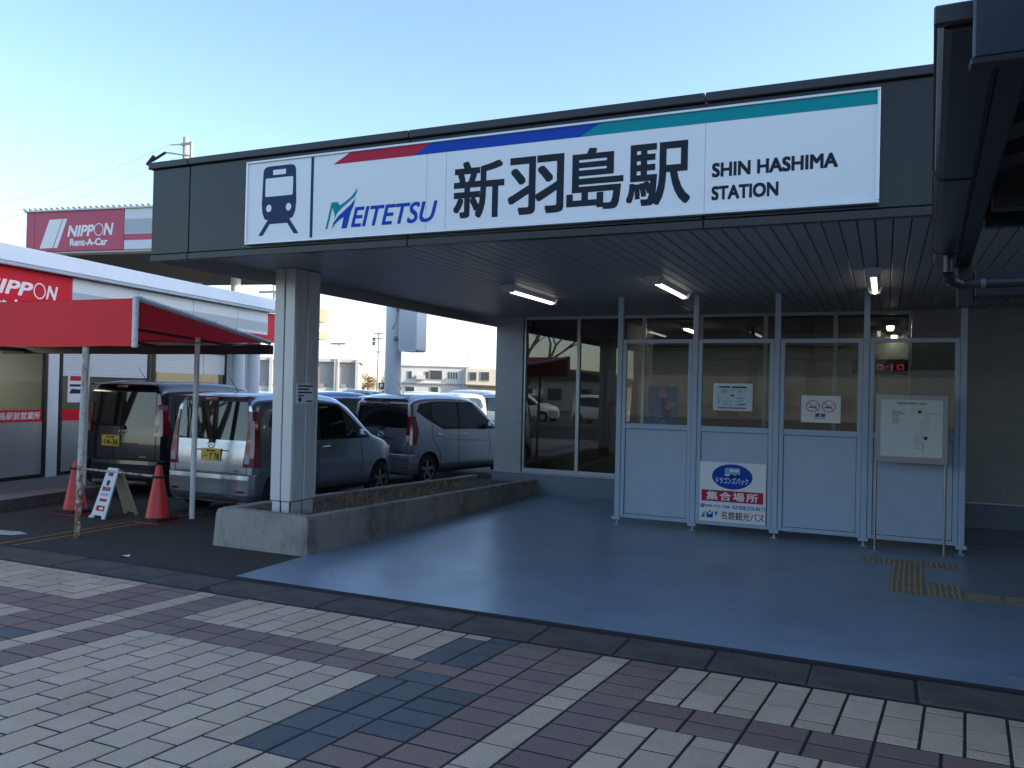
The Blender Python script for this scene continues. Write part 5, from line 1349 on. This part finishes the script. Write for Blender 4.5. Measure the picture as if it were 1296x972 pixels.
for x, z in ((-54.9, 4.0), (-53.0, 3.9)): MB().tube((x, 69.5, z), (x, 69.5, z - 1.6), .07, n=6).tube((x - .3, 69.5, z), (x, 69.5, z), .07, n=6).build('drain_pipe', M_trim, GB)
GB.rotation_euler = (0, 0, R(32))
LPst = thing('lot_lamp', 'thin white lot lamp with a flat crossbar head', 'street lamp', (-50.2, 70 * .98, 0))
MB().tube((-50.0, 68.5, 0), (-50.0, 68.5, 6.05), .09, .06, n=8).build('pole', M_white, LPst); MB().box(-50.9, -49.1, 68.3, 68.7, 6.05, 6.2).build('lamp_head', M_bgrey, LPst)
UP = thing('utility_pole', 'slim utility pole with transformers beyond the autumn tree', 'utility pole', (-86, 130, 0))
u_ = MB(); u_.tube((-86, 130, 0), (-86, 130, 12.2), .2, .13, n=10); u_.build('pole', M_insul, UP)
u_ = MB()
for z, w in ((11.9, 1.0), (11.0, 1.0), (8.5, .9)): u_.box(-86 - w, -86 + w, 129.8, 130, z, z + .14)
for z in (9.8, 10.6): u_.tube((-86.9, 129.8, z), (-86.9, 129.8, z + .65), .3, n=8)
u_.build('crossarm', mat('pole_hardware', (.12, .12, .12), .6), UP)
UP2 = thing('utility_pole', 'utility pole whose top shows above the left end of the canopy', 'utility pole', (-31.1, 30, 0))
u_ = MB(); u_.tube((-31.22, 30, 0), (-31.22, 30, 13.7), .16, .13, n=10); u_.build('pole', M_insul, UP2)
u_ = MB(); u_.box(-31.35, -30.65, 29.8, 29.9, 13.28, 13.38); u_.box(-30.72, -30.62, 29.78, 29.9, 12.1, 13.4); u_.tube((-31.3, 29.9, 13.35), (-31.8, 29.6, 13.3), .04, n=6); u_.tube((-30.7, 29.9, 12.72), (-32.1, 29.6, 12.95), .04, n=6); u_.build('crossarm', M_insul, UP2)
u_ = MB(); u_.tube((-32.1, 29.6, 12.95), (-32.75, 29.4, 12.55), .07, n=8); u_.tube((-32.6, 29.4, 12.75), (-33.0, 29.3, 12.35), .12, .07, n=8); u_.build('insulator', M_trim, UP2)
wr_ = thing('power_lines', 'faint power lines running to the left across the sky', 'power line', (-31.1, 30, 12.5))
for i, (z0, z1) in enumerate(((13.3, 11.2), (12.9, 10.5), (12.3, 10.0))):
    pts = []
    for k in range(13): t = k / 12; pts.append((-31.8 - 16 * t, 29.6 + .6 * i, z0 + (z1 - z0) * t - .8 * math.sin(math.pi * t) * .6))
    MB().path(pts, .007, 5).build('wire', M_insul, wr_)
psn = thing('parking_sign', 'small square parking sign beside the autumn tree', 'sign', (-72, 110, 0))
MB().tube((-72, 110, 0), (-72, 110, 1.6), .06, n=6).build('post', M_bgrey, psn); MB().box(-72.55, -71.45, 109.9, 110, 1.6, 2.7).build('plate', mat('maroon_plate', (.12, .03, .05), .5), psn)
lt(psn, 'lettering', M_signw, [('P', -72.25, -71.75, 1.8, 2.5, dict(bold=.03))], (0, 109.88, 0), UX, UZ)

def tree(name, label, loc, h, r, kind, m, n=1500, group=None):
    T = thing(name, label, 'tree', loc, group=group)
    x, y, z = loc
    tr = MB(); tr.tube((x, y, z), (x, y, z + h * .9), r * .09, r * .02, n=8)
    for k in range(10):
        a = random.uniform(0, 6.28); zz = z + h * random.uniform(.25, .8); tr.tube((x, y, zz), (x + math.cos(a) * r * .7, y + math.sin(a) * r * .7, zz + h * .12), r * .025, r * .008, n=5)
    tr.build('trunk', M_bark, T)
    cr = MB(); cl = [(random.uniform(-.6, .6), random.uniform(-.6, .6), random.uniform(.25, .95)) for k in range(18)]
    for k in range(n):
        if kind == 'conifer':
            t = random.random() ** .7; zz = z + h * (.12 + .88 * (1 - t)); rad = r * (.12 + .88 * t) * random.uniform(.4, 1.05); a = random.uniform(0, 6.28)
            px, py = x + math.cos(a) * rad, y + math.sin(a) * rad
        else:
            c = random.choice(cl); v = Vector((random.gauss(0, 1), random.gauss(0, 1), random.gauss(0, 1))).normalized() * random.uniform(.15, .42)
            px, py, zz = x + (c[0] + v.x) * r, y + (c[1] + v.y) * r, z + h * (c[2] * .8 + .12 + v.z * .3)
        s = r * random.uniform(.03, .075); d = Vector((random.gauss(0, 1), random.gauss(0, 1), random.gauss(0, 1))).normalized(); e = d.orthogonal().normalized(); f = d.cross(e)
        c0 = Vector((px, py, zz)); cr.add([c0 - e * s, c0 + f * s * .6, c0 + e * s, c0 - f * s * .6], [(0, 1, 2, 3)])
    cr.build('crown', m, T, recalc=False)
tree('autumn_tree', 'round orange leaved tree in front of the utility pole', (-82.7, 122, 0), 4.7, 1.9, 'round', M_leafo)
tree('conifer_tree', 'pointed green conifer beside the orange tree', (-86.4, 134, 0), 6.6, 1.9, 'conifer', M_leafg)
tree('green_shrub', 'dark green shrub at the foot of the white house', (-98.5, 156, 0), 4.2, 2.2, 'round', M_leafg, 900)

# ------------------------------------------------------------------ behind and right of the viewer (mirrored things, and unseen blocks added for shade and reflections)
VB = thing('shade_block', 'unseen tall block added far off to the right to shade the forecourt', 'building', (66, 26, 0))  # added sun blocker, never in view
MB().box(60, 74, 8, 44, 0, 42).build('wall', M_conc, VB)
MB().box(59.6, 74.4, 7.6, 44.4, 42, 42.6).build('roof_edge', M_bgrey, VB)
for lv in range(11):
    for k in range(11):
        y = 9.2 + 3.1 * k; z = 3.6 + 3.3 * lv
        wo3 = MB().box(59.9, 60, y, y + 1.8, z, z + 1.6).build('window', M_alu, VB); MB().box(59.86, 59.91, y + .1, y + 1.7, z + .1, z + 1.5).build('pane', M_darkglass, wo3)
AX = thing('shade_annex', 'unseen long grey block added right of the forecourt to cut low sky light', 'building', (15, 0, 0))  # added out of view to darken the column side and pavement
MB().box(8.6, 22, -9, 5.6, 0, 4.0).build('wall', M_conc, AX); MB().box(8.3, 22.3, -9.3, 5.65, 4.0, 4.3).build('roof_edge', M_bgrey, AX)
for k in range(6):
    wo3 = MB().box(8.52, 8.6, -8.4 + 2.3 * k, -6.6 + 2.3 * k, .9, 2.6).build('window', M_alu, AX); MB().box(8.48, 8.53, -8.3 + 2.3 * k, -6.7 + 2.3 * k, 1.0, 2.5).build('pane', M_darkglass, wo3)
MH = thing('mirrored_house', 'cream house with dark roof across the street, mirrored in the station glass', 'building', (-32, -50, 0))
MB().box(-40, -24, -58, -48, 0, 2.9).build('wall', M_cream, MH)
MB().prism([(-41, 2.9), (-23, 2.9), (-27, 4.0), (-37, 4.0)], (0, -58.5, 0), UX, UZ, UY, 11).build('roof', mat('far_roof2', (.06, .055, .055), .8), MH)
for k in range(5):
    wo3 = MB().box(-38.6 + 3 * k, -37 + 3 * k, -48, -47.92, .9, 2.2).build('window', M_alu, MH); MB().box(-38.5 + 3 * k, -37.1 + 3 * k, -47.92, -47.88, 1.0, 2.1).build('pane', M_darkglass, wo3)
MH2 = thing('added_mirror_shop', 'unseen long dark block added across the street to darken the screen glass reflections', 'building', (-12, -45, 0))  # added to hide bright sky from the screen panes
MB().box(-20, 16, -52, -44, 0, 5.6).build('wall', mat('dull_wall', (.22, .20, .18), .8), MH2); MB().box(-20.6, 16.6, -52.4, -42.8, 5.6, 6.4).build('roof', mat('far_roof2', (.06, .055, .055), .8), MH2)
def bare_tree(label, x, y, h, seed):
    rnd = random.Random(seed)
    T = thing('bare_tree', label, 'tree', (x, y, 0), group='bare street trees')
    mb = MB(); tw = MB()
    def grow(p, d, l, r, dep):
        q = p + d * l
        (mb if dep < 2 else tw).tube(p, q, r, r * .72, n=6 if dep < 3 else 4, caps=False)
        if dep >= 5: return
        for k in range(3 if dep < 2 else 2):
            nd = (d + Vector((rnd.uniform(-1, 1), rnd.uniform(-1, 1), rnd.uniform(-.1, .7))) * .75).normalized()
            grow(q, nd, l * rnd.uniform(.62, .82), r * .66, dep + 1)
    grow(Vector((x, y, 0)), Vector((.03, .02, 1)).normalized(), h * .3, h * .026, 0)
    mb.build('trunk', M_bark, T, recalc=False); tw.build('branches', M_bark, T, recalc=False)
for i, (x, y, h) in enumerate(((-19.5, -3.5, 7.0), (-27.0, -9.5, 8.0), (-17, -13.5, 7), (-31.0, -14.5, 8.5), (-10.5, -11.0, 7.5))):
    bare_tree(['bare tree at the street corner mirrored in the silver car rear window', 'bare tree farther along the street mirrored in car glass', 'bare tree near the white cars across the street', 'tallest bare tree at the far end of the street', 'bare tree in the street mirrored in the waiting room glass'][i], x, y, h, 20 + i)
MR = thing('added_mirror_row', 'unseen low warm coloured row added far across the street to fill car glass reflections', 'building', (-60, -40, 0), R(45))  # added only as something for the rear windows to reflect
MB().box(-30, 30, -6, 0, 0, 4.2).build('wall', M_cream, MR); MB().box(-30.4, 30.4, -6.4, .6, 4.2, 4.6).build('roof', mat('far_roof2', (.06, .055, .055), .8), MR)
for k in range(14):
    wo3 = MB().box(-28.6 + 4.1 * k, -26 + 4.1 * k, 0, .08, .9, 2.7).build('window', M_alu, MR); MB().box(-28.5 + 4.1 * k, -26.1 + 4.1 * k, .08, .12, 1, 2.6).build('pane', M_darkglass, wo3)
